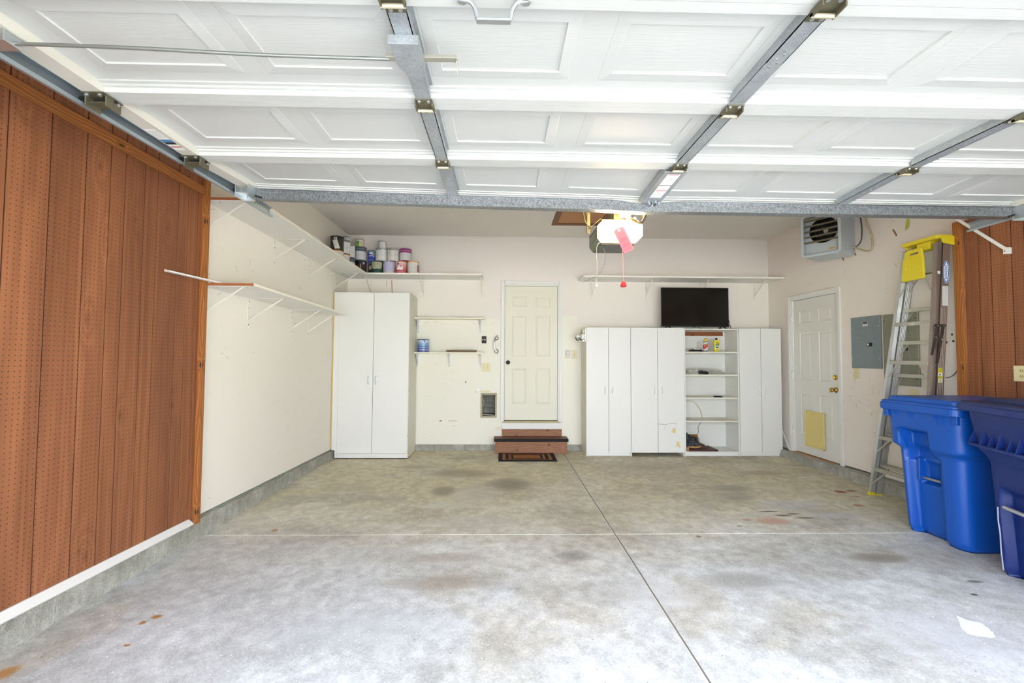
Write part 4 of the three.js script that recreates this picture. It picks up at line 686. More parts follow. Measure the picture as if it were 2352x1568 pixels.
can('lowest can of the rear corner stack, dark rimmed', 'gray', DARKRIM, -2.16, yc(6.1), 6.1, gr, gh, 0.3, false);
can('small teal and white can topmost on the rear corner stack', 'teal', METAL, -2.19, yc(6.1) + 2 * gh + 0.002, 6.1, 0.054, 0.117, 0.3, false);
can('blue paint can numbered 200 on the small shelf beside the tall cabinet', 'blue200', BLUERIM, -1.172, 1.4665, 6.47, gr, gh, 0.05);
{
  const t = thing('tray', 'long flat brown tray lying on the small shelf beside the blue can', 'tray', [-0.605, 1.4665, 6.48]), br = std('#6b5536', 0.65);
  part(t, 'rim', [ext([[-0.205, 0], [0.205, 0], [0.222, 0.026], [0.226, 0.03], [-0.226, 0.03], [-0.222, 0.026]], 0.006, frameAt([-0.605, 1.4668, 6.43], [1, 0, 0], [0, 1, 0])), ext([[-0.205, 0], [0.205, 0], [0.222, 0.026], [-0.222, 0.026]], 0.006, frameAt([-0.605, 1.4668, 6.545], [1, 0, 0], [0, 1, 0])), beam([-0.81, 1.468, 6.485], [-0.828, 1.494, 6.485], 0.115, 0.006, [0, 0, 1]), beam([-0.4, 1.468, 6.485], [-0.382, 1.494, 6.485], 0.115, 0.006, [0, 0, 1])], br);
  part(t, 'bottom', bx(-0.81, -0.4, 1.4668, 1.471, 6.428, 6.54), br);
  const s = thing('white_lath', 'white trim strip lying across the lower wall shelf and sticking out past the pegboard', 'trim strip', [-2.31, 1.955, 3.3]);
  part(s, 'strip', [beam([-2.255, 1.957, 2.955], [-2.2, 1.957, 3.48], 0.03, 0.01, [1, 0, 0], 0.001), beam([-2.272, 1.96, 2.955], [-2.217, 1.96, 3.48], 0.006, 0.016, [1, 0, 0], 0.001)], M.white);
  part(s, 'knot_end', bx(-2.272, -2.242, 1.9522, 1.9635, 2.951, 2.9555, 0.001), std('#d8c4b4', 0.7));
  const c = thing('metal_clip', 'small dark metal clip on the near end of the lower wall shelf', 'clip', [-2.27, 1.952, 3.5]);
  part(c, 'blade', [ext([[-0.045, 0], [0.05, 0], [0.04, 0.012], [-0.03, 0.026], [-0.04, 0.024]], 0.02, frameAt([-2.265, 1.952, 3.5], [1, 0, 0.2], [0, 1, 0]), 0.001)], std('#3c3a34', 0.5, 0.4));
  part(c, 'pivot', cyl([-2.275, 1.966, 3.485], [-2.275, 1.966, 3.476], 0.006), std('#3c3a34', 0.5, 0.4));
}
// ---------------------------------------------------------------- cabinets
function pull(door, x, y, d, mat, h = 0.098) { return part(door, 'handle', [tube([[x, y - h / 2, d], [x, y - h / 2 + 0.006, d - 0.018], [x, y - h / 4, d - 0.024], [x, y + h / 4, d - 0.024], [x, y + h / 2 - 0.006, d - 0.018], [x, y + h / 2, d]], 0.0065, 24, 8), cyl([x, y - h / 2, d], [x, y - h / 2, d - 0.004], 0.01), cyl([x, y + h / 2, d], [x, y + h / 2, d - 0.004], 0.01)], mat); }
{
  const t = thing('tall_cabinet', 'tall white two-door cabinet in the corner under the paint cans', 'cabinet', [-1.79, 0, 6.3]), f = 6.03;
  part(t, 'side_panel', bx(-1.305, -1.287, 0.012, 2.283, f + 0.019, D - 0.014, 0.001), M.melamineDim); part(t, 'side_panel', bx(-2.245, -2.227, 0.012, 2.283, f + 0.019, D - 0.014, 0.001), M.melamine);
  part(t, 'top_panel', bx(-2.227, -1.305, 2.265, 2.283, f + 0.019, D - 0.014, 0.001), M.melamine); part(t, 'back_panel', bx(-2.227, -1.305, 0.012, 2.265, D - 0.02, D - 0.014, 0), M.melamine); part(t, 'bottom_panel', bx(-2.227, -1.305, 0.06, 0.076, f + 0.02, D - 0.02, 0.001), M.melamine);
  part(t, 'kick_plate', bx(-2.247, -1.29, 0.012, 0.074, f + 0.004, f + 0.02, 0.001), M.melamine);
  const da = part(t, 'door', bx(-2.247, -1.7775, 0.078, 2.281, f, f + 0.018, 0.0015), M.melamine), db = part(t, 'door', bx(-1.7725, -1.29, 0.078, 2.281, f, f + 0.018, 0.0015), M.melamine);
  pull(da, -1.836, 1.072, f, M.zinc, 0.1); pull(db, -1.733, 1.074, f, M.zinc, 0.1);
  part(t, 'filler_strip', ext([[-2.318, 0.118], [-2.277, 0.118], [-2.277, 0.012], [-2.249, 0.012], [-2.249, 2.281], [-2.318, 2.281]], 0.016, frameAt([0, 0, f + 0.018], [1, 0, 0], [0, 1, 0]), 0.0005), M.melamine);
  part(t, 'raw_edge', bx(-2.338, -2.319, 0.13, 2.279, f + 0.006, f + 0.022, 0.002), M.rawEdge, { label: 'bare yellowish wood edge by the wall' });
  part(t, 'edge_chip', [bx(-1.296, -1.289, 0.3, 0.33, f - 0.001, f + 0.004, 0), bx(-1.297, -1.289, 0.085, 0.12, f - 0.001, f + 0.004, 0), bx(-1.296, -1.289, 0.92, 0.945, f - 0.001, f + 0.004, 0)], M.rawEdge);
  part(t, 'foot', [bx(-2.2, -2.1, 0, 0.012, f + 0.05, f + 0.15, 0), bx(-1.45, -1.33, 0, 0.012, f + 0.05, f + 0.15, 0), bx(-2.2, -2.1, 0, 0.012, D - 0.2, D - 0.1, 0), bx(-1.45, -1.33, 0, 0.012, D - 0.2, D - 0.1, 0)], M.black);
}
const FR = 6.19, TOPY = 1.827;
function lowCabinet(label, x0, xm, x1, h1, h2, kick, dirt) {
  const t = thing('cabinet', label, 'cabinet', [(x0 + x1) / 2, 0, 6.38]), b = D - 0.016;
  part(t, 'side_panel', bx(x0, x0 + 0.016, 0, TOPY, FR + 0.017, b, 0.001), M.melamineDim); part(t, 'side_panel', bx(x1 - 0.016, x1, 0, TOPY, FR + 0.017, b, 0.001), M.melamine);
  part(t, 'top_panel', bx(x0 + 0.016, x1 - 0.016, TOPY - 0.016, TOPY, FR + 0.017, b, 0.001), M.melamine); part(t, 'back_panel', bx(x0 + 0.016, x1 - 0.016, 0.06, TOPY - 0.016, b - 0.006, b, 0), M.melamine); part(t, 'bottom_panel', bx(x0 + 0.016, x1 - 0.016, 0.05, 0.066, FR + 0.02, b - 0.006, 0.001), M.melamine);
  if (kick) part(t, 'kick_plate', bx(x0 + 0.016, x1 - 0.016, 0.002, 0.048, FR + 0.03, FR + 0.044, 0.001), M.melamine);
  const dm = dirt ?? M.melamine, dn = (a, c) => { const g = unindex(bx(a, c, 0.054, TOPY + 0.003, FR, FR + 0.016, 0.0015)), p = g.attributes.position, uv = g.attributes.uv; for (let i = 0; i < p.count; i++) uv.setXY(i, (p.getX(i) - xm) / (x1 - xm), p.getY(i) / TOPY); return g; };
  const da = part(t, 'door', dn(x0 + 0.001, xm - 0.0025), M.melamine), db = part(t, 'door', dn(xm + 0.0025, x1 - 0.001), dm);
  pull(da, h1[0], h1[1], FR, M.white); pull(db, h2[0], h2[1], FR, M.white);
  return t;
}
lowCabinet('white two-door cabinet nearest the steps, with the hook rack on its side', 1.197, 1.518, 1.834, [1.466, 0.934], [1.571, 0.94], true);
const worn = std('#ffffff', 0.42, 0, { map: ctex(512, 1024, (g, w, h) => {
  g.fillStyle = '#e6e5df'; g.fillRect(0, 0, w, h); g.fillStyle = '#e2cc84'; const Y = (y) => h * (1 - y);
  g.beginPath(); g.ellipse(w * 0.6, Y(0.2), 32, 22, 0, 0, 7); g.fill(); g.fillRect(w * 0.48, Y(0.197), 50, 5);
  g.beginPath(); g.moveTo(w * 0.7, Y(0.115)); g.lineTo(w * 0.77, Y(0.115)); g.lineTo(w * 0.84, Y(0.068)); g.lineTo(w * 0.77, Y(0.07)); g.lineTo(w * 0.73, Y(0.09)); g.lineTo(w * 0.7, Y(0.072)); g.lineTo(w * 0.66, Y(0.074)); g.fill();
  g.strokeStyle = '#8a8676'; g.lineWidth = 2.4; g.beginPath(); g.moveTo(0, Y(0.25)); g.lineTo(w * 0.3, Y(0.247)); g.lineTo(w * 0.5, Y(0.258)); g.lineTo(w * 0.72, Y(0.252)); g.stroke(); g.lineWidth = 1.4; g.beginPath(); g.moveTo(w * 0.32, Y(0.247)); g.lineTo(w * 0.22, Y(0.205)); g.stroke();
  scuffs(g, w, h, 14, 0, 1, 0.2, 0.95, 0.3);
}) });
lowCabinet('white two-door cabinet with chipped yellow patches and no kick plate', 1.838, 2.2235, 2.606, [2.173, 0.936], [2.283, 0.942], false, worn);
lowCabinet('white two-door cabinet between the open bookcase and the side door', 3.408, 3.7215, 4.018, [3.669, 0.935], [3.772, 0.94], true);
{
  const t = thing('bookcase', 'open white bookcase with five shelves below the television', 'bookcase', [3.007, 0, 6.38]), x0 = 2.61, x1 = 3.404, b = D - 0.016, f = FR + 0.008;
  const stain = ctex(1024, 2048, (g, w, h) => {
    const X = (x) => (x - x0) / (x1 - x0) * w, Y = (y) => h * (1 - y / TOPY); g.fillStyle = '#e3e2da'; g.fillRect(0, 0, w, h);
    const curve = (pts, wd, col) => { g.strokeStyle = col; for (let k = 0; k < 3; k++) { g.lineWidth = wd * (1 - k * 0.3); g.beginPath(); pts.forEach(([x, y], i) => { const a = X(x) + (rnd() - 0.5) * 14, c = Y(y) + (rnd() - 0.5) * 14; i ? g.lineTo(a, c) : g.moveTo(a, c); }); g.stroke(); } };
    const arch = []; for (let i = 0; i <= 36; i++) { const a = Math.PI * (1 - i / 36); arch.push([2.83 + 0.2 * Math.cos(a), 0.46 + 0.29 * Math.sin(a)]); }
    curve(arch, 7, 'rgba(176,156,116,0.55)'); curve(arch.slice(24), 16, 'rgba(190,168,120,0.6)');
    const L = [], R = []; for (let i = 0; i <= 20; i++) { const y = 0.46 - i * 0.021; L.push([2.665 + 0.02 * Math.sin(i * 0.7) + 0.01, y]); R.push([3.02 - 0.05 * Math.sin(i * 0.16) - 0.01 + 0.008 * Math.sin(i), y]); }
    curve(L, 14, 'rgba(178,154,104,0.6)'); curve(L, 5, 'rgba(110,92,64,0.7)'); curve(R, 18, 'rgba(184,166,126,0.55)'); curve(R, 5, 'rgba(120,102,76,0.6)');
    g.fillStyle = 'rgba(190,170,120,0.6)'; g.fillRect(X(2.72), Y(0.82), 6, 130); g.fillRect(X(2.735), Y(0.82), 6, 110);
  });
  const bp = unindex(bx(x0 + 0.016, x1 - 0.016, 0.06, TOPY - 0.02, b - 0.006, b, 0)), p = bp.attributes.position; for (let i = 0; i < p.count; i++) bp.attributes.uv.setXY(i, (p.getX(i) - x0) / (x1 - x0), p.getY(i) / TOPY);
  part(t, 'back_panel', bp, std('#ffffff', 0.5, 0, { map: stain }), { label: 'back panel with arched water stains' });
  const sideL = part(t, 'side_panel', bx(x0, x0 + 0.016, 0, TOPY - 0.004, f, b, 0.001), M.melamine), sideR = part(t, 'side_panel', bx(x1 - 0.016, x1, 0, TOPY - 0.004, f, b, 0.001), M.melamine);
  const holes = (x) => { const o = []; for (let y = 0.12; y < 1.75; y += 0.052) for (const d of [FR + 0.06, b - 0.05]) o.push(cyl([x, y, d], [x + 0.0006, y, d], 0.0032, 0.0032, 8)); return o; };
  part(sideR, 'shelf_pin_hole', holes(x1 - 0.0165), M.screw, { whole: true }); part(sideL, 'shelf_pin_hole', holes(x0 + 0.0155), M.screw, { whole: true });
  part(t, 'top_panel', bx(x0 + 0.016, x1 - 0.016, TOPY - 0.022, TOPY - 0.004, f, b, 0.001), M.melamine);
  for (const y of [1.472, 1.145, 0.815, 0.484]) part(t, 'shelf', bx(x0 + 0.017, x1 - 0.017, y, y + 0.02, f + 0.003, b - 0.006, 0.002), std('#e6e2d2', 0.5));
  part(t, 'bottom_panel', bx(x0 + 0.016, x1 - 0.016, 0.05, 0.068, f, b - 0.006, 0.001), M.melamine);
  part(t, 'kick_plate', bx(x0 + 0.016, x1 - 0.016, 0.002, 0.048, f + 0.02, f + 0.034, 0.001), M.melamine);
  part(t, 'nailing_rail', bx(x0 + 0.017, 3.352, 1.738, 1.798, b - 0.03, b - 0.007, 0.002), met(std('#a85c2c', 0.65, 0, { map: boardGrain })), { grain: 0, label: 'reddish wood rail across the back' });
}
// ---------------------------------------------------------------- television and small things on the cabinets
{
  const t = thing('television', 'black flat television standing on the white cabinets', 'television', [2.82, TOPY, 6.33]), d = 6.3;
  part(t, 'casing', [bx(2.325, 3.32, 1.858, 2.432, d + 0.004, d + 0.03, 0.004), bx(2.5, 3.14, 1.88, 2.2, d + 0.03, d + 0.07, 0.012)], M.tvFrame);
  part(t, 'bezel', [bx(2.325, 3.32, 1.858, 1.874, d, d + 0.01, 0.002), bx(2.325, 3.32, 2.424, 2.432, d, d + 0.01, 0.002), bx(2.325, 2.333, 1.858, 2.432, d, d + 0.01, 0.002), bx(3.312, 3.32, 1.858, 2.432, d, d + 0.01, 0.002)], M.tvFrame);
  part(t, 'screen', bx(2.333, 3.312, 1.874, 2.424, d + 0.002, d + 0.006, 0), M.screen); part(t, 'sensor_bar', bx(2.775, 2.835, 1.852, 1.86, d, d + 0.012, 0.002), M.tvFrame);
  for (const x of [2.42, 3.225]) part(t, 'foot', [beam([x, 1.87, d + 0.015], [x, 1.832, d - 0.09], 0.022, 0.01, [1, 0, 0], 0.002), beam([x, 1.87, d + 0.015], [x, 1.832, d + 0.11], 0.022, 0.01, [1, 0, 0], 0.002)], M.tvFrame);
  part(t, 'cable', [tube([[3.28, 1.98, d + 0.04], [3.335, 2.02, d + 0.06], [3.345, 1.95, d + 0.05], [3.36, 1.86, d + 0.03], [3.355, 1.834, d + 0.02], [3.42, 1.832, d + 0.03]], 0.004), tube([[3.3, 1.95, d + 0.05], [3.34, 1.96, d + 0.04], [3.34, 1.88, d + 0.03], [3.31, 1.834, d + 0.04], [3.24, 1.833, d + 0.05], [3.18, 1.86, d + 0.05]], 0.003), tube([[2.86, 1.88, d + 0.05], [2.9, 1.845, d + 0.05], [2.95, 1.833, d + 0.06]], 0.003)], M.black);
}
{
  const sp = thing('spray_can', 'white and red spray can with a yellow cap on the top bookcase shelf', 'spray can', [2.968, 1.492, 6.3]);
  part(sp, 'body', new THREE.CylinderGeometry(0.033, 0.033, 0.13, 32, 1, true).rotateY(Math.PI).translate(2.968, 1.564, -6.3), printed(256, 256, (g, w, h) => { g.fillStyle = '#d8d8d6'; g.fillRect(0, 0, w, h); g.fillStyle = '#c3282c'; g.beginPath(); g.ellipse(100, 120, 34, 70, 0.1, 0, 7); g.fill(); g.fillRect(134, 40, 60, 90); g.fillStyle = '#e8c93c'; g.fillRect(90, 70, 14, 60); g.fillRect(140, 200, 60, 20); g.fillStyle = '#e9e9e6'; g.font = 'bold 34px sans-serif'; g.fillText('LOW', 138, 160); lines(g, 140, 60, 46, 3, 14, '#f0d6d0', 5); g.fillStyle = '#23232b'; g.fillRect(0, 238, 256, 18); }));
  part(sp, 'shoulder', [lathe([[0.033, 0.137], [0.031, 0.146], [0.024, 0.153], [0.022, 0.155]], 2.968, 1.492, 6.3), lathe([[0, 0], [0.034, 0], [0.0345, 0.004], [0.033, 0.007]], 2.968, 1.492, 6.3)], METAL);
  const cp = part(sp, 'cap', lathe([[0.024, 0.152], [0.024, 0.178], [0.021, 0.184], [0.014, 0.185], [0.014, 0.178], [0, 0.178]], 2.968, 1.492, 6.3), std('#e6cf2e', 0.45)); part(cp, 'nozzle', bx(2.956, 2.98, 1.668, 1.688, 6.282, 6.3, 0.003), M.red);
  const bt = thing('bottle', 'yellow bottle with a black cap on the top bookcase shelf', 'bottle', [3.13, 1.492, 6.3]);
  part(bt, 'body', ext(roundRect(-0.037, 0, 0.037, 0.168, 0.018, 6), 0.034, frameAt([3.13, 1.4945, 6.317], [1, 0, 0], [0, 1, 0]), 0.004), std('#e3d23e', 0.3));
  part(bt, 'label', bx(3.096, 3.164, 1.51, 1.648, 6.2775, 6.2785, 0), std('#e8e060', 0.5));
  part(bt, 'print', decal(0.066, 0.136, frameAt([3.13, 1.579, 6.2772], [1, 0, 0], [0, 1, 0])), printed(128, 256, (g, w, h) => { g.fillStyle = '#ead93a'; g.fillRect(0, 0, w, h); g.fillStyle = '#2c2c20'; g.font = 'bold 26px sans-serif'; g.textAlign = 'center'; g.fillText('GOO', 64, 30); g.beginPath(); g.arc(76, 84, 44, 3.4, 6.4); g.lineTo(116, 104); g.lineTo(20, 104); g.fill(); g.fillStyle = '#ead93a'; g.fillRect(50, 60, 44, 30); g.fillStyle = '#6ab2cc'; g.fillRect(8, 108, 112, 30); g.fillStyle = '#e9e9dd'; g.fillRect(8, 138, 112, 76); g.fillStyle = '#25252a'; g.beginPath(); g.ellipse(48, 172, 26, 16, 0.3, 0, 7); g.ellipse(88, 172, 16, 22, 0, 0, 7); g.fill(); lines(g, 20, 226, 90, 2, 12, '#9a8c20', 4); }));
  part(bt, 'cap', lathe([[0.014, 0.164], [0.016, 0.17], [0.017, 0.196], [0.014, 0.2], [0, 0.2]], 3.13, 1.4945, 6.3, 20), M.black);
  // gloves, bags and scraps: lumpy cloth made by pushing a ball about
  const lump = (x, y, d, rx, ry, rd, s, amp = 0.35, f = 3) => { const g = unindex(new THREE.IcosahedronGeometry(1, 20)), p = g.attributes.position; for (let i = 0; i < p.count; i++) { const a = p.getX(i), b = p.getY(i), c = p.getZ(i), k = 1 + amp * (fbm(a * f + 9 + s, b * f + c * f * 0.7 + 20, 3, s) + fbm(c * f + 4, a * f * 0.8 - b * f + 30, 3, s + 9) - 1) * 1.6; p.setXYZ(i, x + a * k * rx, y + Math.max(-ry * 0.55, b * k * ry) + ry * 0.55, -d + c * k * rd); } g.computeVertexNormals(); const m = mergeVertices(g.deleteAttribute('normal') ?? g, 1e-5); m.computeVertexNormals(); return m; };
  const gl = thing('work_gloves', 'crumpled black work gloves with white cuffs beside the spray can', 'gloves', [2.83, 1.492, 6.31]);
  part(gl, 'fabric', [lump(2.79, 1.492, 6.31, 0.055, 0.02, 0.06, 301), lump(2.86, 1.492, 6.31, 0.06, 0.022, 0.05, 302), lump(2.9, 1.492, 6.3, 0.03, 0.014, 0.04, 303)], std('#17161a', 0.85));
  part(gl, 'cuff', [new THREE.TorusGeometry(0.016, 0.004, 8, 20).translate(2.823, 1.528, -6.285), new THREE.TorusGeometry(0.014, 0.004, 8, 20).translate(2.868, 1.538, -6.285), tube([[2.835, 1.518, 6.283], [2.848, 1.522, 6.28], [2.86, 1.528, 6.283]], 0.004)], std('#e6dcdc', 0.7));
  const pb = thing('plastic_bag', 'crumpled clear plastic bag spread on the second bookcase shelf', 'plastic bag', [2.96, 1.165, 6.34]);
  part(pb, 'film', [lump(2.83, 1.165, 6.33, 0.1, 0.045, 0.08, 311, 0.5, 4), lump(2.98, 1.165, 6.36, 0.12, 0.045, 0.09, 312, 0.5, 4), lump(3.12, 1.165, 6.34, 0.11, 0.035, 0.09, 313, 0.55, 4)], new THREE.MeshPhysicalMaterial({ color: '#e6e4da', roughness: 0.3, transmission: 0.35, thickness: 0 }));
  const fl = thing('flashlight', 'black flashlight lying in front of the clear plastic bag', 'flashlight', [2.91, 1.165, 6.24]);
  part(fl, 'barrel', [cyl([2.84, 1.19, 6.26], [2.9, 1.188, 6.24], 0.017, 0.02), new THREE.CapsuleGeometry(0.022, 0.05, 6, 14).rotateZ(Math.PI / 2 - 0.05).translate(2.93, 1.187, -6.232)], M.black); part(fl, 'strap', tube([[2.84, 1.2, 6.25], [2.86, 1.218, 6.24], [2.89, 1.216, 6.235], [2.9, 1.2, 6.235]], 0.006), M.black);
  const rc = thing('remote_control', 'black remote control lying on the third bookcase shelf', 'remote control', [3.12, 0.835, 6.24]);
  part(rc, 'case', new THREE.CapsuleGeometry(0.022, 0.08, 6, 16).scale(1, 1, 0.45).rotateX(Math.PI / 2).rotateY(1.1).translate(3.12, 0.845, -6.25), M.black); part(rc, 'button', [cyl([3.115, 0.8535, 6.245], [3.115, 0.8565, 6.245], 0.006), cyl([3.13, 0.8535, 6.252], [3.13, 0.8565, 6.252], 0.005)], std('#55555a', 0.6));
  const db = thing('trash_bag', 'dark grey crumpled plastic bag on the bookcase floor', 'plastic bag', [2.71, 0.12, 6.3]);
  part(db, 'film', [lump(2.69, 0.128, 6.32, 0.07, 0.1, 0.09, 321, 0.45, 3), lump(2.755, 0.125, 6.27, 0.07, 0.085, 0.07, 322, 0.45, 3), lump(2.655, 0.12, 6.25, 0.028, 0.06, 0.05, 323, 0.4, 3)], M.bagDark);
  const cb = thing('cardboard_flap', 'torn brown cardboard flap bulging between the dark bag and the brown boards', 'cardboard', [2.72, 0.118, 6.25]);
  part(cb, 'sheet', [ext(Array.from({ length: 13 }, (_, i) => [-0.09 + i * 0.0167, -0.022 * Math.sin(i / 12 * Math.PI)]).concat([[0.112, 0.006], [-0.09, 0.006]]), 0.1, frameAt([2.74, 0.137, 6.3], [1, 0, 0], [0, 1, 0])), beam([2.637, 0.07, 6.208], [2.645, 0.132, 6.215], 0.014, 0.08, [1, 0, 0.2])], M.cardboard);
  const brd = (label, x0, x1, y0, y1, d0, d1, m = M.brownBoard) => { const b = thing('shelf_board', label, 'board', [(x0 + x1) / 2, y0, (d0 + d1) / 2], 'loose boards on the bookcase floor'); part(b, 'board', bx(x0, x1, y0, y1, d0, d1, 0.001), m); part(b, 'edge_band', bx(x0, x1, y0 + 0.001, y1 - 0.001, d0 - 0.002, d0 + 0.001, 0), std('#4e2f25', 0.5)); };
  brd('widest dark brown board at the bottom of the loose boards', 2.65, 3.09, 0.0685, 0.093, 6.205, 6.5); brd('brown board with a grey edge lying on the widest board', 2.66, 2.99, 0.0935, 0.116, 6.29, 6.5, std('#4a3a34', 0.5)); brd('dark brown board topmost in the loose boards', 2.67, 2.96, 0.1165, 0.14, 6.35, 6.54);
  const lp = thing('cardboard', 'light brown cardboard panel leaning at the back behind the dark bag', 'cardboard', [2.85, 0.14, 6.53]); part(lp, 'sheet', beam([2.85, 0.141, 6.51], [2.85, 0.25, 6.558], 0.2, 0.006, [1, 0, 0]), std('#8e6438', 0.8));
}
// ---------------------------------------------------------------- things on the back wall
function plate(name, label, cat, x0, x1, y0, y1, cols, mat = M.ivory) {
  const t = thing(name, label, cat, [(x0 + x1) / 2, y0, D]); part(t, 'cover_plate', bx(x0, x1, y0, y1, D - 0.007, D - 0.0005, 0.003), mat);
  const yc = (y0 + y1) / 2; for (const x of cols) { part(t, 'toggle', [bx(x - 0.005, x + 0.005, yc - 0.013, yc + 0.013, D - 0.009, D - 0.006, 0.001), beam([x, yc, D - 0.006], [x, yc + 0.008, D - 0.016], 0.007, 0.009)], M.ivoryDim); part(t, 'screw', [cyl([x, yc + 0.03, D - 0.006], [x, yc + 0.03, D - 0.009], 0.0035), cyl([x, yc - 0.03, D - 0.006], [x, yc - 0.03, D - 0.009], 0.0035)], M.screw); }
}
plate('light_switch', 'double ivory light switch below the small shelf bracket', 'light switch', -0.313, -0.183, 1.182, 1.309, [-0.273, -0.223]);
plate('light_switch', 'single ivory light switch between the door button and the cabinet', 'light switch', 1.048, 1.132, 1.378, 1.508, [1.09], std('#e2d6b4', 0.45));
{
  const k = thing('keypad', 'small black keypad on the wall above the double switch', 'keypad', [-0.277, 1.607, D]);
  part(k, 'case', ext(roundRect(-0.31, 1.607, -0.245, 1.712, 0.008), 0.016, frameAt([0, 0, D - 0.001], [1, 0, 0], [0, 1, 0]), 0.002), M.black);
  part(k, 'button', [bx(-0.306, -0.288, 1.652, 1.664, D - 0.022, D - 0.018, 0.001), bx(-0.28, -0.252, 1.652, 1.664, D - 0.022, D - 0.018, 0.001)], std('#d8d4c8', 0.5)); part(k, 'indicator', bx(-0.296, -0.262, 1.682, 1.69, D - 0.0205, D - 0.0185, 0), std('#7a3030', 0.5));
  const g = thing('grab_bar', 'curved chrome grab bar with round suction cups beside the door', 'grab bar', [-0.1, 1.45, D]);
  part(g, 'bar', tube([[-0.078, 1.722, D - 0.03], [-0.095, 1.7, D - 0.05], [-0.118, 1.64, D - 0.062], [-0.122, 1.58, D - 0.064], [-0.112, 1.52, D - 0.06], [-0.09, 1.475, D - 0.05], [-0.068, 1.45, D - 0.03]], 0.012, 40, 12), M.chrome);
  for (const y of [1.685, 1.49]) part(g, 'suction_cup', new THREE.LatheGeometry([[0, 0.03], [0.016, 0.03], [0.026, 0.02], [0.036, 0.014], [0.038, 0.001], [0, 0.001]].map(([r, h]) => new THREE.Vector2(r, h)), 28).rotateX(Math.PI / 2).translate(-0.09, y, -D), M.chrome);
  const b = thing('door_button', 'grey wall button with a round white push button beside the door', 'push button', [0.988, 1.392, D]);
  part(b, 'case', [bx(0.953, 1.026, 1.39, 1.509, D - 0.014, D - 0.0005, 0.004)], std('#d6cfc2', 0.5)); part(b, 'push_button', new THREE.LatheGeometry([[0, 0.008], [0.016, 0.007], [0.019, 0.003], [0.021, 0.003], [0.022, 0]].map(([r, h]) => new THREE.Vector2(r, h)), 24).rotateX(Math.PI / 2).translate(0.993, 1.467, -(D - 0.014)), M.white); part(b, 'bezel', new THREE.TorusGeometry(0.022, 0.003, 8, 28).translate(0.993, 1.467, -(D - 0.015)), std('#aaa79c', 0.5));
  one('wall_tag', 'small silver tag on the wall over the pet door', 'tag', bx(-0.383, -0.336, 0.893, 0.925, D - 0.004, D - 0.0005, 0.001), M.silverLabel, [-0.36, 0.893, D]);
  const h = thing('hook_rack', 'white bracket with two black hooks on the side of the nearest cabinet', 'hook', [1.15, 1.63, 6.3]);
  part(h, 'back_plate', [bx(1.178, 1.1965, 1.622, 1.815, 6.2, 6.36, 0.004)], M.white); part(h, 'box', [bx(1.135, 1.18, 1.66, 1.735, 6.21, 6.36, 0.006), bx(1.08, 1.14, 1.69, 1.722, 6.32, 6.4, 0.005), bx(1.15, 1.178, 1.626, 1.656, 6.22, 6.34, 0.004)], M.white);
  const lab = part(h, 'small_box', bx(1.155, 1.178, 1.742, 1.808, 6.24, 6.35, 0.005), std('#d8d2b8', 0.5)); part(lab, 'print', decal(0.06, 0.05, frameAt([1.1545, 1.776, 6.29], [0, 0, -1], [0, 1, 0])), printed(64, 64, (g2, w, q) => { g2.fillStyle = '#d8d2b8'; g2.fillRect(0, 0, w, q); g2.fillStyle = '#57503f'; g2.fillRect(18, 10, 28, 20); g2.fillRect(24, 34, 24, 22); }));
  part(h, 'hook', [tube([[1.125, 1.71, 6.36], [1.126, 1.678, 6.36], [1.112, 1.652, 6.355], [1.092, 1.65, 6.35], [1.077, 1.672, 6.345], [1.069, 1.69, 6.34]], 0.006), tube([[1.158, 1.715, 6.3], [1.163, 1.68, 6.3], [1.152, 1.652, 6.295], [1.136, 1.655, 6.29], [1.127, 1.672, 6.285]], 0.006)], M.black);
  const pd = thing('pet_door', 'open pet door frame in the wall showing grey tiles behind', 'pet door', [-0.2, 0.49, D]), fr = std('#a39c7c', 0.55);
  part(pd, 'frame', [ext(roundRect(-0.32, 0.491, -0.081, 0.859, 0.006), 0.016, frameAt([0, 0, D], [1, 0, 0], [0, 1, 0]), 0.002, [rectPts(-0.296, 0.516, -0.103, 0.834)]), bx(-0.298, -0.293, 0.512, 0.838, D, D + 0.13, 0), bx(-0.105, -0.1, 0.512, 0.838, D, D + 0.13, 0), bx(-0.298, -0.1, 0.835, 0.842, D, D + 0.13, 0), bx(-0.298, -0.1, 0.508, 0.515, D, D + 0.13, 0)], fr);
  for (let r = 0; r < 4; r++) for (let c = 0; c < 2; c++) part(pd, 'tile', bx(-0.296 + c * 0.1 + 0.001, -0.296 + (c + 1) * 0.1 - 0.001, 0.54 + r * 0.082 + 0.001, 0.54 + (r + 1) * 0.082 - 0.001, D + 0.135, D + 0.145, 0.002), met(std('#a9abaa', 0.7, 0, { map: curbMap })));
  part(pd, 'backing', bx(-0.31, -0.09, 0.49, 0.87, D + 0.145, D + 0.15, 0), M.black); part(pd, 'flap_edge', [beam([-0.292, 0.536, D + 0.05], [-0.106, 0.52, D + 0.05], 0.05, 0.008, [0, 0, 1]), tube([[-0.288, 0.76, D + 0.06], [-0.276, 0.72, D + 0.06], [-0.276, 0.7, D + 0.06], [-0.288, 0.66, D + 0.06]], 0.004)], std('#cfc6b4', 0.5));
}
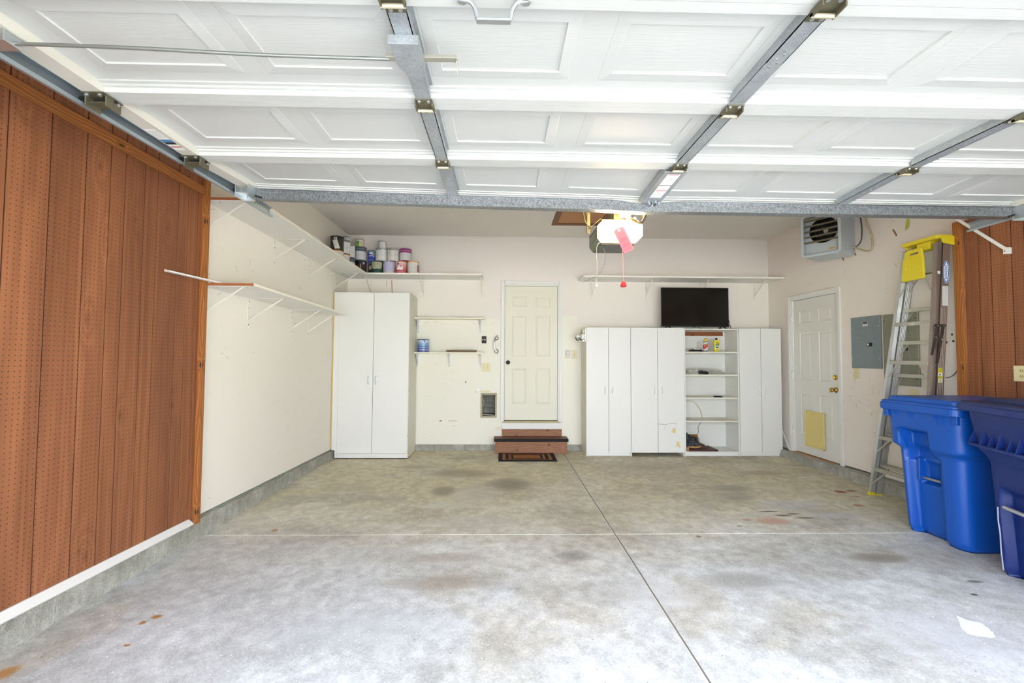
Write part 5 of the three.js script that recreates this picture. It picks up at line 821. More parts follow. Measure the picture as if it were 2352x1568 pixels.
// ---------------------------------------------------------------- steps and mat at the door
{
  const t = thing('door_step', 'wooden step with brown painted tread and black nosing below the door', 'step', [0.43, 0, 6.47]);
  part(t, 'riser_board', bx(-0.092, 0.951, 0, 0.178, 6.36, 6.398, 0.003), M.stepWood, { grain: 0 }); part(t, 'tread', bx(-0.113, 0.968, 0.18, 0.217, 6.345, D - 0.022, 0.003), M.treadWood, { grain: 0 });
  part(t, 'nosing', bx(-0.11, 0.966, 0.177, 0.218, 6.332, 6.346, 0.004), M.rubber, { label: 'black rubber nosing strip' }); part(t, 'upper_board', bx(0.0, 0.9, 0.2175, 0.32, D - 0.021, D - 0.002, 0.003), M.stepWood, { grain: 0 });
  part(t, 'side_board', bx(-0.088, -0.05, 0, 0.179, 6.399, D - 0.016, 0.002), M.stepWood, { grain: 2 }); part(t, 'side_board', bx(0.91, 0.948, 0, 0.179, 6.399, D - 0.016, 0.002), M.stepWood, { grain: 2 });
  part(t, 'nail', [[-0.07, 0.15], [-0.07, 0.1], [-0.07, 0.04], [0.93, 0.15], [0.93, 0.1], [0.93, 0.05]].map(([x, y]) => cyl([x, y, 6.361], [x, y, 6.3585], 0.005, 0.005, 8)), M.screw);
  const m = thing('doormat', 'black and orange coir doormat with nested rectangles before the step', 'doormat', [0.35, 0, 6.12]), coir = met(std('#b5713a', 0.95, 0, { bumpMap: fineBump, bumpScale: 0.006 })), blk = met(std('#1d1b18', 0.95, 0, { bumpMap: fineBump, bumpScale: 0.008 }));
  const ring = (i, w, h, mat) => { const x0 = -0.045 + i, x1 = 0.745 - i, d0 = 5.885 + i * 0.62, d1 = 6.352 - i * 0.62, v = w * 0.62; part(m, 'coir_band', [bx(x0, x1, 0.001, h, d0, d0 + v, 0.002), bx(x0, x1, 0.001, h, d1 - v, d1, 0.002), bx(x0, x0 + w, 0.001, h, d0 + v, d1 - v, 0.002), bx(x1 - w, x1, 0.001, h, d0 + v, d1 - v, 0.002)], mat); };
  ring(0, 0.055, 0.016, blk); ring(0.056, 0.042, 0.015, coir); ring(0.099, 0.042, 0.0165, blk); ring(0.142, 0.034, 0.015, coir); ring(0.177, 0.03, 0.0165, blk); part(m, 'coir_centre', bx(0.163, 0.537, 0.001, 0.015, 6.015, 6.222, 0.002), coir);
}
// ---------------------------------------------------------------- things on the right-hand wall
{
  const p = thing('breaker_panel', 'slate grey breaker panel with a closed door between the side door and the ladder', 'electrical panel', [XR, 1.29, 4.795]), X = (w) => XR - w;
  part(p, 'cover', ext(rectPts(4.602, 1.295, 4.99, 1.867), 0.014, frameAt([X(0.0165), 0, 0], [0, 0, 1], [0, 1, 0]), 0.004), M.panelGray);
  const dr = part(p, 'door', ext(rectPts(4.69, 1.36, 4.905, 1.748), 0.003, frameAt([X(0.0225), 0, 0], [0, 0, 1], [0, 1, 0]), 0.0015), M.panelGray); part(dr, 'latch', bx(X(0.03), X(0.022), 1.535, 1.575, 4.7, 4.765, 0.002), M.black); part(dr, 'hinge', [bx(X(0.0245), X(0.022), 1.63, 1.65, 4.9, 4.906, 0.001), bx(X(0.0245), X(0.022), 1.42, 1.44, 4.9, 4.906, 0.001)], M.zinc); part(dr, 'latch_lever', bx(X(0.032), X(0.029), 1.545, 1.567, 4.737, 4.757, 0.001), M.white);
  part(p, 'label', decal(0.07, 0.05, frameAt([X(0.0222), 1.787, 4.79], [0, 0, -1], [0, 1, 0])), printed(96, 64, (g, w, h) => { g.fillStyle = '#d8dcdc'; g.fillRect(0, 0, w, h); g.fillStyle = '#222'; g.fillRect(4, 4, 88, 24); lines(g, 8, 38, 70, 2, 10, '#555', 4); }));
  part(p, 'screw', [[4.615, 1.75], [4.615, 1.4], [4.975, 1.75], [4.975, 1.4]].map(([d, y]) => cyl([X(0.02), y, d], [X(0.024), y, d], 0.006, 0.006, 8)), M.zinc);
  const q = thing('breaker_panel', 'olive grey electrical panel partly hidden behind the ladder', 'electrical panel', [XR, 1.13, 4.37]);
  part(q, 'cover', ext(rectPts(4.178, 1.13, 4.565, 1.862), 0.014, frameAt([X(0.0165), 0, 0], [0, 0, 1], [0, 1, 0]), 0.004), M.panelOlive); const qd = part(q, 'door', ext(rectPts(4.27, 1.235, 4.486, 1.768), 0.003, frameAt([X(0.0225), 0, 0], [0, 0, 1], [0, 1, 0]), 0.0015), M.panelOlive); part(qd, 'latch', bx(X(0.028), X(0.022), 1.48, 1.52, 4.28, 4.3, 0.002), M.black);
  part(q, 'screw', [[4.55, 1.8], [4.55, 1.2], [4.195, 1.8], [4.195, 1.2]].map(([d, y]) => cyl([X(0.02), y, d], [X(0.024), y, d], 0.006, 0.006, 8)), M.screw);
  const wall = (name, label, cat, d0, d1, y0, y1, x, kind) => { const t = thing(name, label, cat, [x, y0, (d0 + d1) / 2]); part(t, 'cover_plate', bx(x - 0.007, x - 0.0005, y0, y1, d0, d1, 0.003), M.ivory); const dc = (d0 + d1) / 2, yc = (y0 + y1) / 2;
    if (kind === 'switch') { part(t, 'toggle', beam([x - 0.006, yc, dc], [x - 0.017, yc + 0.008, dc], 0.008, 0.008), M.ivoryDim); part(t, 'screw', [0.03, -0.03].map((a) => cyl([x - 0.006, yc + a, dc], [x - 0.009, yc + a, dc], 0.0035)), M.screw); }
    else if (kind === 'outlet') for (const a of [0.022, -0.022]) { const s = part(t, 'socket', ext(roundRect(dc - 0.017, yc + a - 0.014, dc + 0.017, yc + a + 0.014, 0.007), 0.002, frameAt([x - 0.0095, 0, 0], [0, 0, 1], [0, 1, 0])), M.ivoryDim); part(s, 'slot', [bx(x - 0.0102, x - 0.0095, yc + a - 0.004, yc + a + 0.006, dc - 0.008, dc - 0.005, 0), bx(x - 0.0102, x - 0.0095, yc + a - 0.004, yc + a + 0.006, dc + 0.005, dc + 0.008, 0)], M.black); }
    else part(t, 'screw', cyl([x - 0.006, yc, dc], [x - 0.009, yc, dc], 0.004), M.screw); };
  wall('light_switch', 'ivory light switch just below the slate grey breaker panel', 'light switch', 4.907, 4.992, 1.165, 1.288, XR, 'switch');
  wall('blank_plate', 'blank ivory wall plate below the olive panel behind the ladder', 'wall plate', 4.205, 4.295, 0.98, 1.092, XR, 'blank');
  wall('power_outlet', 'ivory power outlet on the dark pegboard above the carts', 'power outlet', 3.26, 3.373, 1.222, 1.345, 4.063, 'outlet');
  one('white_board', 'white trim board leaning in the gap between cabinet and side door', 'trim strip', beam([4.05, 0.55, 6.4], [4.075, 0.104, 6.12], 0.012, 0.03, [1, 0, 0], 0.001), M.white, [4.07, 0.104, 6.15]);
  const br = thing('hanging_brace', 'loose white diagonal shelf brace in front of the dark pegboard, above the carts', 'brace', [4.04, 2.24, 3.4]);
  part(br, 'bar', beam([4.02, 2.69, 3.78], [4.02, 2.285, 3.372], 0.008, 0.024, [1, 0, 0], 0.002), M.white); part(br, 'tab', bx(4.016, 4.062, 2.237, 2.29, 3.355, 3.38, 0.003), M.white); part(br, 'screw', cyl([4.016, 2.26, 3.367], [4.013, 2.26, 3.367], 0.004), M.screw);
  one('wall_cable', 'thin grey cable running down the wall edge beside the pegboard and curling under the ladder', 'cable', tube([[4.083, 2.6, 3.786], [4.083, 2.1, 3.79], [4.083, 1.6, 3.8], [4.083, 1.38, 3.798], [4.08, 1.28, 3.83], [4.08, 1.235, 3.88], [4.084, 1.225, 3.93]], 0.004, 40, 6), std('#6c6a64', 0.6), [4.083, 1.225, 3.8]);
  one('tape_scrap', 'yellow-green tape scrap hanging from the ceiling edge by the heater', 'tape', ext([[0, 0], [0.04, 0.02], [0.05, 0.09], [0.03, 0.12], [0.01, 0.07]], 0.001, frameAt([4.085, 2.7, 4.29], [0, 0, -1], [0, 1, 0])), std('#b9c24a', 0.7), [4.085, 2.7, 4.27]);
}
// ---------------------------------------------------------------- unit heater hung in the corner, turned towards the room
{
  const t = local('unit_heater', 'grey electric unit heater with angled louvers hung high in the corner', 'heater'), W = 0.405, H = 0.5, L = 0.35;   // local: x across the face, y up, front at z = 0 facing +z
  t.position.copy(V(3.68, 2.597, 4.92)); const nx = -0.8615, nz = 0.5077; t.rotation.y = Math.atan2(nx, nz);
  const B = (x0, x1, y0, y1, z0, z1, r = 0.004) => bx(x0, x1, y0, y1, -z1, -z0, r);
  const shell = part(t, 'casing', [ext(roundRect(-W / 2, 0, W / 2, H, 0.035, 6), L - 0.02, new THREE.Matrix4().makeTranslation(0, 0, -L), 0.004, [roundRect(-W / 2 + 0.012, 0.012, W / 2 - 0.012, H - 0.012, 0.028, 6)]), B(-W / 2 + 0.006, W / 2 - 0.006, 0.006, H - 0.006, -L, -L + 0.012)], M.heater);
  part(t, 'front_frame', ext(roundRect(-W / 2 - 0.003, -0.003, W / 2 + 0.003, H + 0.003, 0.038, 6), 0.02, new THREE.Matrix4().makeTranslation(0, 0, -0.018), 0.003, [roundRect(-W / 2 + 0.024, 0.02, W / 2 - 0.024, H - 0.024, 0.02, 6)]), M.heater);
  part(t, 'face_plate', ext(rectPts(-W / 2 + 0.013, 0.013, W / 2 - 0.013, H - 0.013), 0.004, new THREE.Matrix4().makeTranslation(0, 0, -0.065), 0, [circle(0.008, 0.3, 0.15, 48)]), M.heater);
  const duct = new THREE.CylinderGeometry(0.15, 0.14, 0.12, 48, 1, true).rotateX(Math.PI / 2).translate(0.008, 0.3, -0.125);
  const fan = part(t, 'fan_guard', [duct, new THREE.CylinderGeometry(0.14, 0.14, 0.004, 48).rotateX(Math.PI / 2).translate(0.008, 0.3, -0.19), ...[0.03, 0.06, 0.09, 0.12].map((r) => new THREE.TorusGeometry(r, 0.004, 8, 40).translate(0.008, 0.3, -0.12))], M.heaterDark);
  part(fan, 'fan_blade', [0, 1, 2, 3].map((i) => new THREE.BoxGeometry(0.12, 0.05, 0.003).rotateX(0.5).translate(0.07, 0, 0).rotateZ(i * 1.5708 + 0.4).translate(0.008, 0.3, -0.15)), std('#3a3a3c', 0.5, 0.4));
  part(fan, 'hub', new THREE.CylinderGeometry(0.028, 0.03, 0.04, 20).rotateX(Math.PI / 2).translate(0.008, 0.3, -0.14), std('#b9ae96', 0.4, 0.6));
  for (let i = 0; i < 6; i++) part(t, 'louver', new RoundedBoxGeometry(W - 0.05, 0.03, 0.004, 1, 0.001).rotateX(-0.6).translate(0, 0.178 + i * 0.067 > H - 0.03 ? H - 0.032 : 0.172 + i * 0.064, -0.02), M.louver);
  part(t, 'name_plate', decal(0.1, 0.027, new THREE.Matrix4().makeTranslation(0.095, 0.072, -0.0605)), printed(200, 54, (g, w, h) => { g.fillStyle = '#cbb894'; g.fillRect(0, 0, w, h); g.fillStyle = '#2c2620'; g.font = 'italic bold 34px serif'; g.textAlign = 'center'; g.fillText('Heat\u2019r', 96, 38); }));
  part(t, 'rating_label', decal(0.14, 0.05, new THREE.Matrix4().makeRotationX(Math.PI / 2).setPosition(0.03, -0.0045, -0.12)), printed(140, 50, (g, w, h) => { g.fillStyle = '#77746a'; g.fillRect(0, 0, w, h); lines(g, 8, 8, 120, 4, 10, '#b0aca0', 4); }));
  part(t, 'bottom_cover', B(-W / 2 + 0.03, W / 2 - 0.03, -0.006, 0.002, -L + 0.03, -0.03, 0.002), M.heater);
  part(t, 'mount_bracket', [B(-0.12, -0.09, H, H + 0.131, -0.2, -0.196, 0), B(0.09, 0.12, H, H + 0.131, -0.2, -0.196, 0), B(-0.13, 0.13, H - 0.002, H + 0.006, -0.22, -0.18, 0)], M.heater);
  one('flat_cable', 'beige flat cable looping from the heater back to the wall', 'cable', tube([[4.07, 3.12, 4.76], [4.07, 2.99, 4.745], [4.068, 2.9, 4.725], [4.066, 2.76, 4.67], [4.06, 2.64, 4.655], [4.06, 2.594, 4.68], [4.05, 2.6, 4.73], [4.03, 2.635, 4.79], [4.0, 2.67, 4.84]], 0.009, 50, 8), M.cable, [4.06, 2.6, 4.7]);
  one('conduit', 'dark conduit running up beside the grey heater', 'cable', tube([[4.05, 3.22, 4.81], [4.05, 3.02, 4.793], [4.055, 2.84, 4.782], [4.05, 2.71, 4.805], [4.02, 2.66, 4.86]], 0.007, 40, 8), std('#4a453f', 0.6), [4.03, 2.66, 4.82]);
}
// ---------------------------------------------------------------- step ladder leaning folded against the wall, its rear frame towards the room
{
  const t = thing('step_ladder', 'folded aluminium step ladder with yellow top and yellow pail shelf leaning on the wall', 'ladder', [3.84, 0, 4.12]);
  const fx = (y) => 3.78 + 0.042 * y, zl = (y) => 4.437 - 0.148 * y, zr = (y) => 3.895 - 0.037 * y;   // front plane, far rail, near rail
  const RAIL_REFLECTION = std('#a2958d', 0.4, 0.75);  // brown pegboard reflection painted into the near rail colour
  const rail = (zf, s, x0, w, y0, y1, fl) => {                    // C section: web, two outward flanges, ribs
    const P = (y, a, c = 0) => [fx(y) + a, y, zf(y) + c * s], g = [beam(P(y0, x0 + w / 2), P(y1, x0 + w / 2), w, 0.003, [1, 0, 0], 0)];
    for (const a of [0.0015, w - 0.0015]) g.push(beam(P(y0, x0 + a, fl / 2), P(y1, x0 + a, fl / 2), 0.003, fl, [1, 0, 0], 0));
    for (let k = 1; k <= 4; k++) g.push(beam(P(y0, x0 + w * k / 5, -0.001), P(y1, x0 + w * k / 5, -0.001), w * 0.09, 0.005, [1, 0, 0], 0.001));
    return g;
  };
  const railFoot = (r, zf, s, x0, w, y0) => part(r, 'foot_pad', [bx(fx(0) + x0 - 0.003, fx(0) + x0 + w + 0.004, 0, y0 + 0.008, zf(0) - 0.006 + (s > 0 ? 0 : -0.026), zf(0) + 0.006 + (s > 0 ? 0.026 : 0), 0.003)], M.yellow);
  for (const [zf, s] of [[zl, 1], [zr, -1]]) {
    const a = part(t, 'rear_rail', rail(zf, s, 0, 0.044, 0.03, 2.44, 0.03), s < 0 ? RAIL_REFLECTION : M.alu); railFoot(a, zf, s, 0, 0.044, 0.024);
    const b = part(t, 'front_rail', rail((y) => zf(y) - s * 0.004, s, 0.05, 0.07, 0.012, 2.46, 0.03), s < 0 ? RAIL_REFLECTION : M.alu); railFoot(b, (y) => zf(y) - s * 0.004, s, 0.05, 0.07, 0.006);
  }
  for (const y of [0.277, 0.606, 1.361, 1.728, 2.148]) {             // rear cross bars
    const b = part(t, 'cross_bar', [beam([fx(y) - 0.002, y, zr(y)], [fx(y) - 0.002, y, zl(y)], 0.004, 0.036, [1, 0, 0], 0.001), beam([fx(y) + 0.012, y + 0.017, zr(y)], [fx(y) + 0.012, y + 0.017, zl(y)], 0.026, 0.003, [1, 0, 0], 0)], M.aluDull);
    part(b, 'rivet', [0.03, 0.09].flatMap((k) => [zr(y) + k, zl(y) - k]).map((d) => cyl([fx(y) - 0.004, y, d], [fx(y) - 0.007, y, d], 0.005, 0.004, 8)), M.zinc);
  }
  for (const y of [0.277, 0.606, 1.361, 2.148]) {                    // gusset struts under some bars
    const w = zl(y) - zr(y);
    part(t, 'gusset', [beam([fx(y - 0.13), y - 0.15, zl(y - 0.15) - 0.004], [fx(y), y - 0.01, zl(y) - w * 0.26], 0.004, 0.016, [1, 0, 0], 0.001), beam([fx(y - 0.13), y - 0.13, zr(y - 0.13) + 0.004], [fx(y), y - 0.01, zr(y) + w * 0.22], 0.004, 0.016, [1, 0, 0], 0.001)], M.aluDull);
  }
  for (const y of [0.33, 0.64, 0.945, 1.25, 1.565, 1.875, 2.19]) { // treads between the front rails
    const a = zr(y) + 0.006, b = zl(y) - 0.006, x = fx(y) + 0.05;
    const s = part(t, 'tread', [bx(x, x + 0.072, y - 0.003, y, a, b, 0.001), bx(x - 0.002, x + 0.001, y - 0.032, y, a, b, 0.001), bx(x + 0.07, x + 0.073, y - 0.028, y, a, b, 0.001), ...[0.012, 0.026, 0.04, 0.054].map((o) => bx(x + o, x + o + 0.005, y, y + 0.0025, a, b, 0))], M.aluDull);
    part(s, 'tread_brace', [beam([x + 0.03, y - 0.15, zl(y - 0.15) - 0.006], [x + 0.03, y - 0.004, zl(y) - 0.1], 0.016, 0.004, [1, 0, 0], 0), beam([x + 0.03, y - 0.13, zr(y - 0.13) + 0.006], [x + 0.03, y - 0.004, zr(y) + 0.09], 0.016, 0.004, [1, 0, 0], 0)], M.aluDull);
  }
  const cx = fx(2.46);
  part(t, 'top_cap', [ext(roundRect(0, 0, 0.15, 0.345, 0.014), 0.028, new THREE.Matrix4().multiplyMatrices(frameAt([cx - 0.012, 2.476, zr(2.46) - 0.04], [1, 0, 0], [0, 0.0, 1]).multiply(new THREE.Matrix4().makeTranslation(0, 0, 0)), new THREE.Matrix4()), 0.003),
    ext([[0, 0], [0.03, 0.0], [0.05, -0.04], [0.155, -0.06], [0.155, 0.02], [0, 0.02]], 0.006, frameAt([cx - 0.006, 2.475, zr(2.46) - 0.038], [1, 0, 0], [0, 1, 0]), 0.001),
    ext([[0, 0], [0.03, 0.0], [0.05, -0.04], [0.155, -0.06], [0.155, 0.02], [0, 0.02]], 0.006, frameAt([cx - 0.006, 2.475, zl(2.46) + 0.034], [1, 0, 0], [0, 1, 0]), 0.001),
    bx(cx + 0.02, cx + 0.1, 2.4, 2.475, 3.86, 3.99, 0.01)], M.yellow, { label: 'bright yellow plastic top cap' });
  const pf = frameAt([fx(2.1) - 0.004, 2.136, zl(2.136) - 0.02], [0, 0.02, -1], [0.042, 1, -0.09]);
  const ps = part(t, 'pail_shelf', ext([[0.006, 0.012], [0.018, 0], [0.212, 0], [0.226, 0.014], [0.218, 0.2], [0.212, 0.214], [0.205, 0.27], [0.192, 0.284], [0.06, 0.284], [0.044, 0.27], [0.036, 0.214], [0.022, 0.2]], 0.012, pf, 0.004, [roundRect(0.085, 0.232, 0.178, 0.258, 0.011)]), M.yellow, { label: 'folded yellow pail shelf with a hand slot' });
  const pm = (x, y, z) => { const v = new THREE.Vector3(x, y, z).applyMatrix4(pf); return [v.x, v.y, -v.z]; };
  part(ps, 'lug', [cyl(pm(0.05, 0.11, 0.014), pm(0.05, 0.11, 0.024), 0.012, 0.008), cyl(pm(0.17, 0.115, 0.014), pm(0.17, 0.115, 0.024), 0.012, 0.008), beam(pm(0.034, 0.206, 0.015), pm(0.212, 0.206, 0.015), 0.006, 0.008, [0, 1, 0])], M.yellow);
  // stickers and the folded spreaders on the near rail
  const side = (x, y, w, h, mat) => decal(w, h, frameAt([x, y, zr(y) - 0.0405], [1, 0, 0], [0.042, 1, -0.037])), lx = (y) => fx(y) + 0.087;
  {
    const tx = ctex(192, 640, (g, w, h) => {
      g.fillStyle = '#2e66b8'; g.fillRect(0, 0, w, h); g.strokeStyle = '#e3e7ec'; g.lineWidth = 8; g.beginPath(); g.ellipse(w / 2, h / 2, w * 0.44, h * 0.475, 0, 0, 7); g.stroke();
      g.fillStyle = '#e9ecef'; g.fillRect(40, 150, 112, 340); g.beginPath(); g.moveTo(96, 40); g.lineTo(140, 136); g.lineTo(52, 136); g.fill(); g.beginPath(); g.moveTo(96, 600); g.lineTo(140, 504); g.lineTo(52, 504); g.fill();
      g.save(); g.translate(96, 320); g.rotate(Math.PI / 2); g.fillStyle = '#2e5aa8'; g.font = 'italic bold 92px sans-serif'; g.textAlign = 'center'; g.textBaseline = 'middle'; g.fillText('WERNER', 0, 4, 330); g.restore();
    });
    const m = frameAt([lx(2.17), 2.172, zr(2.172) - 0.041], [1, 0, 0], [0.042, 1, -0.037]), pts = Array.from({ length: 40 }, (_, i) => [0.03 * Math.cos(i / 40 * 6.2832), 0.105 * Math.sin(i / 40 * 6.2832)]);
    const g = unindex(new THREE.ShapeGeometry(new THREE.Shape(pts.map(([a, b]) => new THREE.Vector2(a, b))))), p = g.attributes.position; for (let i = 0; i < p.count; i++) g.attributes.uv.setXY(i, p.getX(i) / 0.06 + 0.5, p.getY(i) / 0.21 + 0.5);
    part(t, 'oval_sticker', g.applyMatrix4(m), std('#ffffff', 0.4, 0, { map: tx }), { label: 'blue and white oval sticker' });
  }
  // a shallow cover web so that the near rail shows a full side
  part(t, 'rail_cover', [beam([fx(0.05) + 0.085, 0.05, zr(0.05) - 0.036], [fx(2.44) + 0.085, 2.44, zr(2.44) - 0.036], 0.066, 0.003, [1, 0, 0], 0), ...[-0.022, -0.008, 0.006, 0.02].map((o) => beam([fx(0.05) + 0.085 + o, 0.05, zr(0.05) - 0.038], [fx(1.85) + 0.085 + o, 1.85, zr(1.85) - 0.038], 0.005, 0.004, [1, 0, 0], 0.001))], RAIL_REFLECTION);
  part(t, 'instruction_label', side(lx(1.96), 1.96, 0.054, 0.175), printed(128, 384, (g, w, h) => { g.fillStyle = '#d2d2ce'; g.fillRect(0, 0, w, h); lines(g, 10, 14, 108, 30, 12, '#9d9d98', 4); }));
  part(t, 'warning_label', side(lx(1.25) - 0.012, 1.25, 0.04, 0.13), printed(96, 320, (g, w, h) => { g.fillStyle = '#e3d83a'; g.fillRect(0, 0, w, h); lines(g, 8, 10, 80, 8, 11, '#4c4a1c', 5); g.fillStyle = '#e6e6e2'; g.fillRect(6, 110, 84, 66); g.fillStyle = '#3a4a58'; g.fillRect(26, 124, 18, 34); g.fillRect(52, 124, 18, 34); g.fillRect(6, 172, 84, 6); lines(g, 8, 190, 80, 3, 11, '#4c4a1c', 5); g.fillStyle = '#e6e6e2'; g.fillRect(8, 236, 80, 76); g.fillStyle = '#555'; for (let i = 0; i < 6; i++) g.fillRect(22, 246 + i * 10, 52, 5); }));
  part(t, 'tape', decal(0.026, 0.026, frameAt([fx(2.17) + 0.026, 2.17, zr(2.17) - 0.0345], [1, 0, 0], [0.042, 1, -0.037])), std('#d9d6cc', 0.6));
  const sp = part(t, 'spreader', [beam([3.872, 1.7, zr(1.7) - 0.052], [3.818, 1.43, zr(1.43) - 0.052], 0.022, 0.006, [1, 0, 0], 0.001), beam([3.924, 1.69, zr(1.7) - 0.052], [3.866, 1.355, zr(1.36) - 0.052], 0.022, 0.006, [1, 0, 0], 0.001), bx(3.855, 3.945, 1.685, 1.705, zr(1.7) - 0.056, zr(1.7) - 0.04, 0.002)], M.spreader);
  part(sp, 'rivet', [[3.872, 1.692], [3.924, 1.692], [3.85, 1.59], [3.905, 1.57]].map(([x, y]) => cyl([x, y, zr(1.6) - 0.055], [x, y, zr(1.6) - 0.062], 0.006, 0.005, 8)), M.zinc);
  part(t, 'bar_sticker', decal(0.05, 0.018, frameAt([fx(1.722) - 0.0045, 1.722, lerp(zr(1.722), zl(1.722), 0.48)], [0, 0, -1], [0, 1, 0])), printed(128, 44, (g, w, h) => { g.fillStyle = '#e2e0d8'; g.fillRect(0, 0, w, h); g.fillStyle = '#333'; g.font = 'bold 24px sans-serif'; g.fillText('MADE', 8, 30); g.fillStyle = '#c84a4a'; g.fillRect(98, 10, 18, 24); }));
}
// ---------------------------------------------------------------- wheeled refuse carts, local x across, y up, front towards +z
function cart(name, lab, mat, o) {
  const t = local(name, lab, 'refuse cart');
  const N = [34, 7, 16, 7, 22, 7, 16, 7], rows = 64, pos = [], idx = [];
  const ringAt = (y) => {
    const w = o.w(y), zf = o.zf(y), zb = o.zb(y), r = o.r, P = [], arc = (cx, cz, a, n) => { for (let i = 0; i < n; i++) { const k = a + (i / n) * Math.PI / 2; P.push([cx + r * Math.cos(k), cz + r * Math.sin(k)]); } };
    for (let i = 0; i < N[0]; i++) { const s = i / N[0], x = lerp(w - r, -w + r, s); P.push([x, zf - o.rec(x, y)]); }     // front, right to left
    arc(-w + r, zf - r, Math.PI / 2, N[1]); for (let i = 0; i < N[2]; i++) P.push([-w + (o.side?.(lerp(zf - r, zb + r, i / N[2]), y) ?? 0), lerp(zf - r, zb + r, i / N[2])]);
    arc(-w + r, zb + r, Math.PI, N[3]); for (let i = 0; i < N[4]; i++) P.push([lerp(-w + r, w - r, i / N[4]), zb]);
    arc(w - r, zb + r, Math.PI * 1.5, N[5]); for (let i = 0; i < N[6]; i++) P.push([w, lerp(zb + r, zf - r, i / N[6])]);
    arc(w - r, zf - r, 0, N[7]); return P;
  };
  const ys = []; for (let i = 0; i <= rows; i++) ys.push(o.h * i / rows);
  let n = 0; ys.forEach((y) => { const P = ringAt(y); n = P.length; for (const [x, z] of P) pos.push(x, y, z); });
  for (let k = 0; k < rows; k++) for (let j = 0; j < n; j++) { const a = k * n + j, b = k * n + (j + 1) % n; idx.push(a, a + n, b, b, a + n, b + n); }
  const c0 = pos.length / 3; pos.push(0, 0, 0); for (let j = 0; j < n; j++) idx.push(c0, j, (j + 1) % n);
  const g = new THREE.BufferGeometry(); g.setAttribute('position', new THREE.Float32BufferAttribute(pos, 3)); g.setIndex(idx); g.computeVertexNormals();
  part(t, 'body', g, mat);
  const hz = (y, zf, zb, w, r, d, m, bev = 0.006) => ext(roundRect(-w, -zf, w, -zb, r, 6), d, new THREE.Matrix4().makeRotationX(-Math.PI / 2).setPosition(0, y, 0), bev);
  o.extras(t, hz);
  return t;
}
const cyl3 = (a, b, r) => cyl([a[0], a[1], -a[2]], [b[0], b[1], -b[2]], r);
const B3 = (x0, x1, y0, y1, z0, z1, r = 0.004) => bx(x0, x1, y0, y1, -z1, -z0, r);
function fin3(t, x, y0, y1, z, dz, th, mat) { return ext([[0, 0], [dz, (y1 - y0)], [0, (y1 - y0)]], th, new THREE.Matrix4().makeRotationY(-Math.PI / 2).setPosition(x + th / 2, y0, z), 0.001); }
{
  const c = cart('recycling_cart', 'bright blue wheeled refuse cart with a metal catch bar, nearer the ladder', M.binBlue, {
    h: 1.0, r: 0.075,
    w: (y) => 0.243 + 0.03 * y + 0.03 * sstep(0.66, 0.71, y), zb: (y) => -0.27 - 0.06 * y - 0.03 * sstep(0.66, 0.71, y),
    zf: (y) => 0.285 + 0.05 * y + 0.04 * sstep(0.66, 0.71, y) - 0.018 * sstep(0.05, 0, y),
    rec: (x, y) => { const lane = sstep(-0.19, -0.15, x) * sstep(0.115, 0.05, x), low = 0.065 * lane * sstep(0.66, 0.6, y); const notch = 0.1 * sstep(-0.185, -0.165, x) * sstep(0.06, 0.03, x) * sstep(0.57, 0.6, y) * sstep(0.835, 0.805, y); const pocket = 0.05 * sstep(-0.12, -0.11, x) * sstep(0.03, 0.02, x) * sstep(0.41, 0.42, y) * sstep(0.6, 0.56, y); return Math.max(low, notch) + pocket; },
    extras: (t, hz) => {
      part(t, 'rim', [hz(0.985, 0.415, -0.375, 0.318, 0.05, 0.045, null)], M.binBlue);
      const lid = part(t, 'lid', [hz(1.036, 0.405, -0.41, 0.312, 0.05, 0.012, null), hz(1.05, 0.37, -0.38, 0.285, 0.06, 0.03, null, 0.008)], M.binBlue); part(lid, 'hinge_bar', cyl3([-0.27, 1.02, -0.42], [0.27, 1.02, -0.42], 0.014), M.binBlue);
      part(t, 'corner_tab', [B3(-0.3, -0.26, 0.92, 0.99, 0.36, 0.385), B3(0.26, 0.3, 0.92, 0.99, 0.36, 0.385)], M.binBlue);
      part(t, 'rib', [fin3(t, -0.2, 0.92, 0.99, 0.368, 0.04, 0.005), fin3(t, -0.06, 0.92, 0.99, 0.368, 0.04, 0.005), fin3(t, 0.14, 0.88, 0.99, 0.366, 0.03, 0.005), fin3(t, 0.19, 0.88, 0.99, 0.366, 0.03, 0.005)], M.binBlue);
      part(t, 'handle_wedge', [fin3(t, -0.18, 0.67, 0.83, 0.3, 0.075, 0.03)], M.binBlue);
      part(t, 'catch_bar', cyl3([-0.125, 0.445, 0.232], [0.03, 0.445, 0.232], 0.011), std('#a8a4a0', 0.35, 0.7), { label: 'metal catch bar' });
      part(t, 'bar_socket', [B3(-0.132, -0.112, 0.42, 0.6, 0.2, 0.268, 0.006)], M.binBlue);
      part(t, 'wheel', [cyl3([-0.3, 0.1, -0.25], [-0.25, 0.1, -0.25], 0.1)], M.rubber); part(t, 'wheel', [cyl3([0.25, 0.1, -0.25], [0.3, 0.1, -0.25], 0.1)], M.rubber); part(t, 'axle', cyl3([-0.3, 0.1, -0.25], [0.3, 0.1, -0.25], 0.012), M.zinc);
    },
  });
  c.position.copy(V(3.62, 0.0, 3.345)); c.rotation.y = -Math.PI / 2 + 0.0;
}
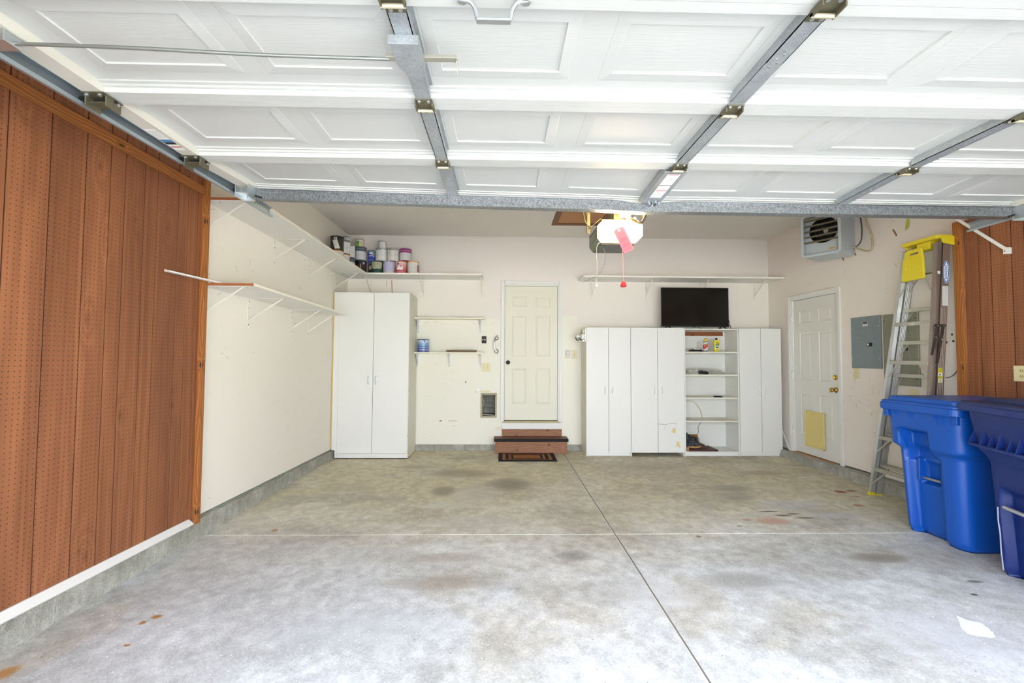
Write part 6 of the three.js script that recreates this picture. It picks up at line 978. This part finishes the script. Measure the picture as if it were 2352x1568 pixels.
{
  const c = cart('refuse_cart', 'dark navy blue wheeled refuse cart with scratched ribbed rim, nearest the camera', M.binDark, {
    h: 1.07, r: 0.06,
    w: (y) => 0.25 + 0.035 * y + 0.028 * sstep(0.7, 0.82, y), zb: (y) => -0.3 - 0.05 * y - 0.025 * sstep(0.7, 0.82, y),
    zf: (y) => 0.29 + 0.04 * y + 0.05 * sstep(0.7, 0.83, y) + 0.02 * sstep(0.83, 1.05, y) - 0.015 * sstep(0.05, 0, y),
    rec: (x, y) => 0.05 * sstep(-0.175, -0.165, x) * sstep(0.17, 0.15, x) * sstep(0.58, 0.52, y),
    extras: (t, hz) => {
      part(t, 'rim', [hz(1.05, 0.44, -0.39, 0.335, 0.05, 0.035, null)], M.binDark); part(t, 'ledge', [hz(0.815, 0.405, -0.37, 0.318, 0.07, 0.012, null)], M.binDark);
      const lid = part(t, 'lid', [hz(1.09, 0.43, -0.42, 0.328, 0.05, 0.014, null), hz(1.1, 0.33, -0.36, 0.28, 0.06, 0.022, null, 0.014)], std('#1b2a5e', 0.5)); part(lid, 'handle', B3(-0.14, -0.02, 1.1, 1.135, -0.4, -0.34, 0.01), M.binDark);
      part(t, 'rib', [-0.27, -0.17, -0.1, -0.03, 0.05, 0.12, 0.2, 0.27].map((x, i) => ext([[0, 0], [0.045, 0], [0, i % 2 ? 0.15 : 0.11]], 0.007, new THREE.Matrix4().makeRotationY(-Math.PI / 2).setPosition(x + 0.0035, 0.828, 0.366), 0.001)), M.binDark);
      part(t, 'scrape_mark', [tube([[-0.19, 0.43, -0.3145], [-0.196, 0.34, -0.311], [-0.188, 0.27, -0.309], [-0.192, 0.16, -0.3045], [-0.19, 0.03, -0.297]].map(([x, y, d]) => [x, y, d]), 0.004, 24, 6)], std('#a9aec0', 0.7));
      part(t, 'catch_bar', cyl3([-0.16, 0.44, 0.3], [0.16, 0.44, 0.3], 0.012), std('#c8c8c6', 0.35, 0.6), { label: 'pale metal catch bar' });
      part(t, 'wheel', [cyl3([-0.31, 0.12, -0.37], [-0.26, 0.12, -0.37], 0.12)], M.rubber); part(t, 'wheel', [cyl3([0.26, 0.12, -0.37], [0.31, 0.12, -0.37], 0.12)], M.rubber); part(t, 'axle', cyl3([-0.3, 0.12, -0.37], [0.3, 0.12, -0.37], 0.012), M.zinc);
    },
  });
  c.position.copy(V(3.478, 0.0, 2.53)); c.rotation.y = -Math.PI / 2 - 0.315;
}
scene.updateMatrixWorld(true);
renderer.render(scene, camera);
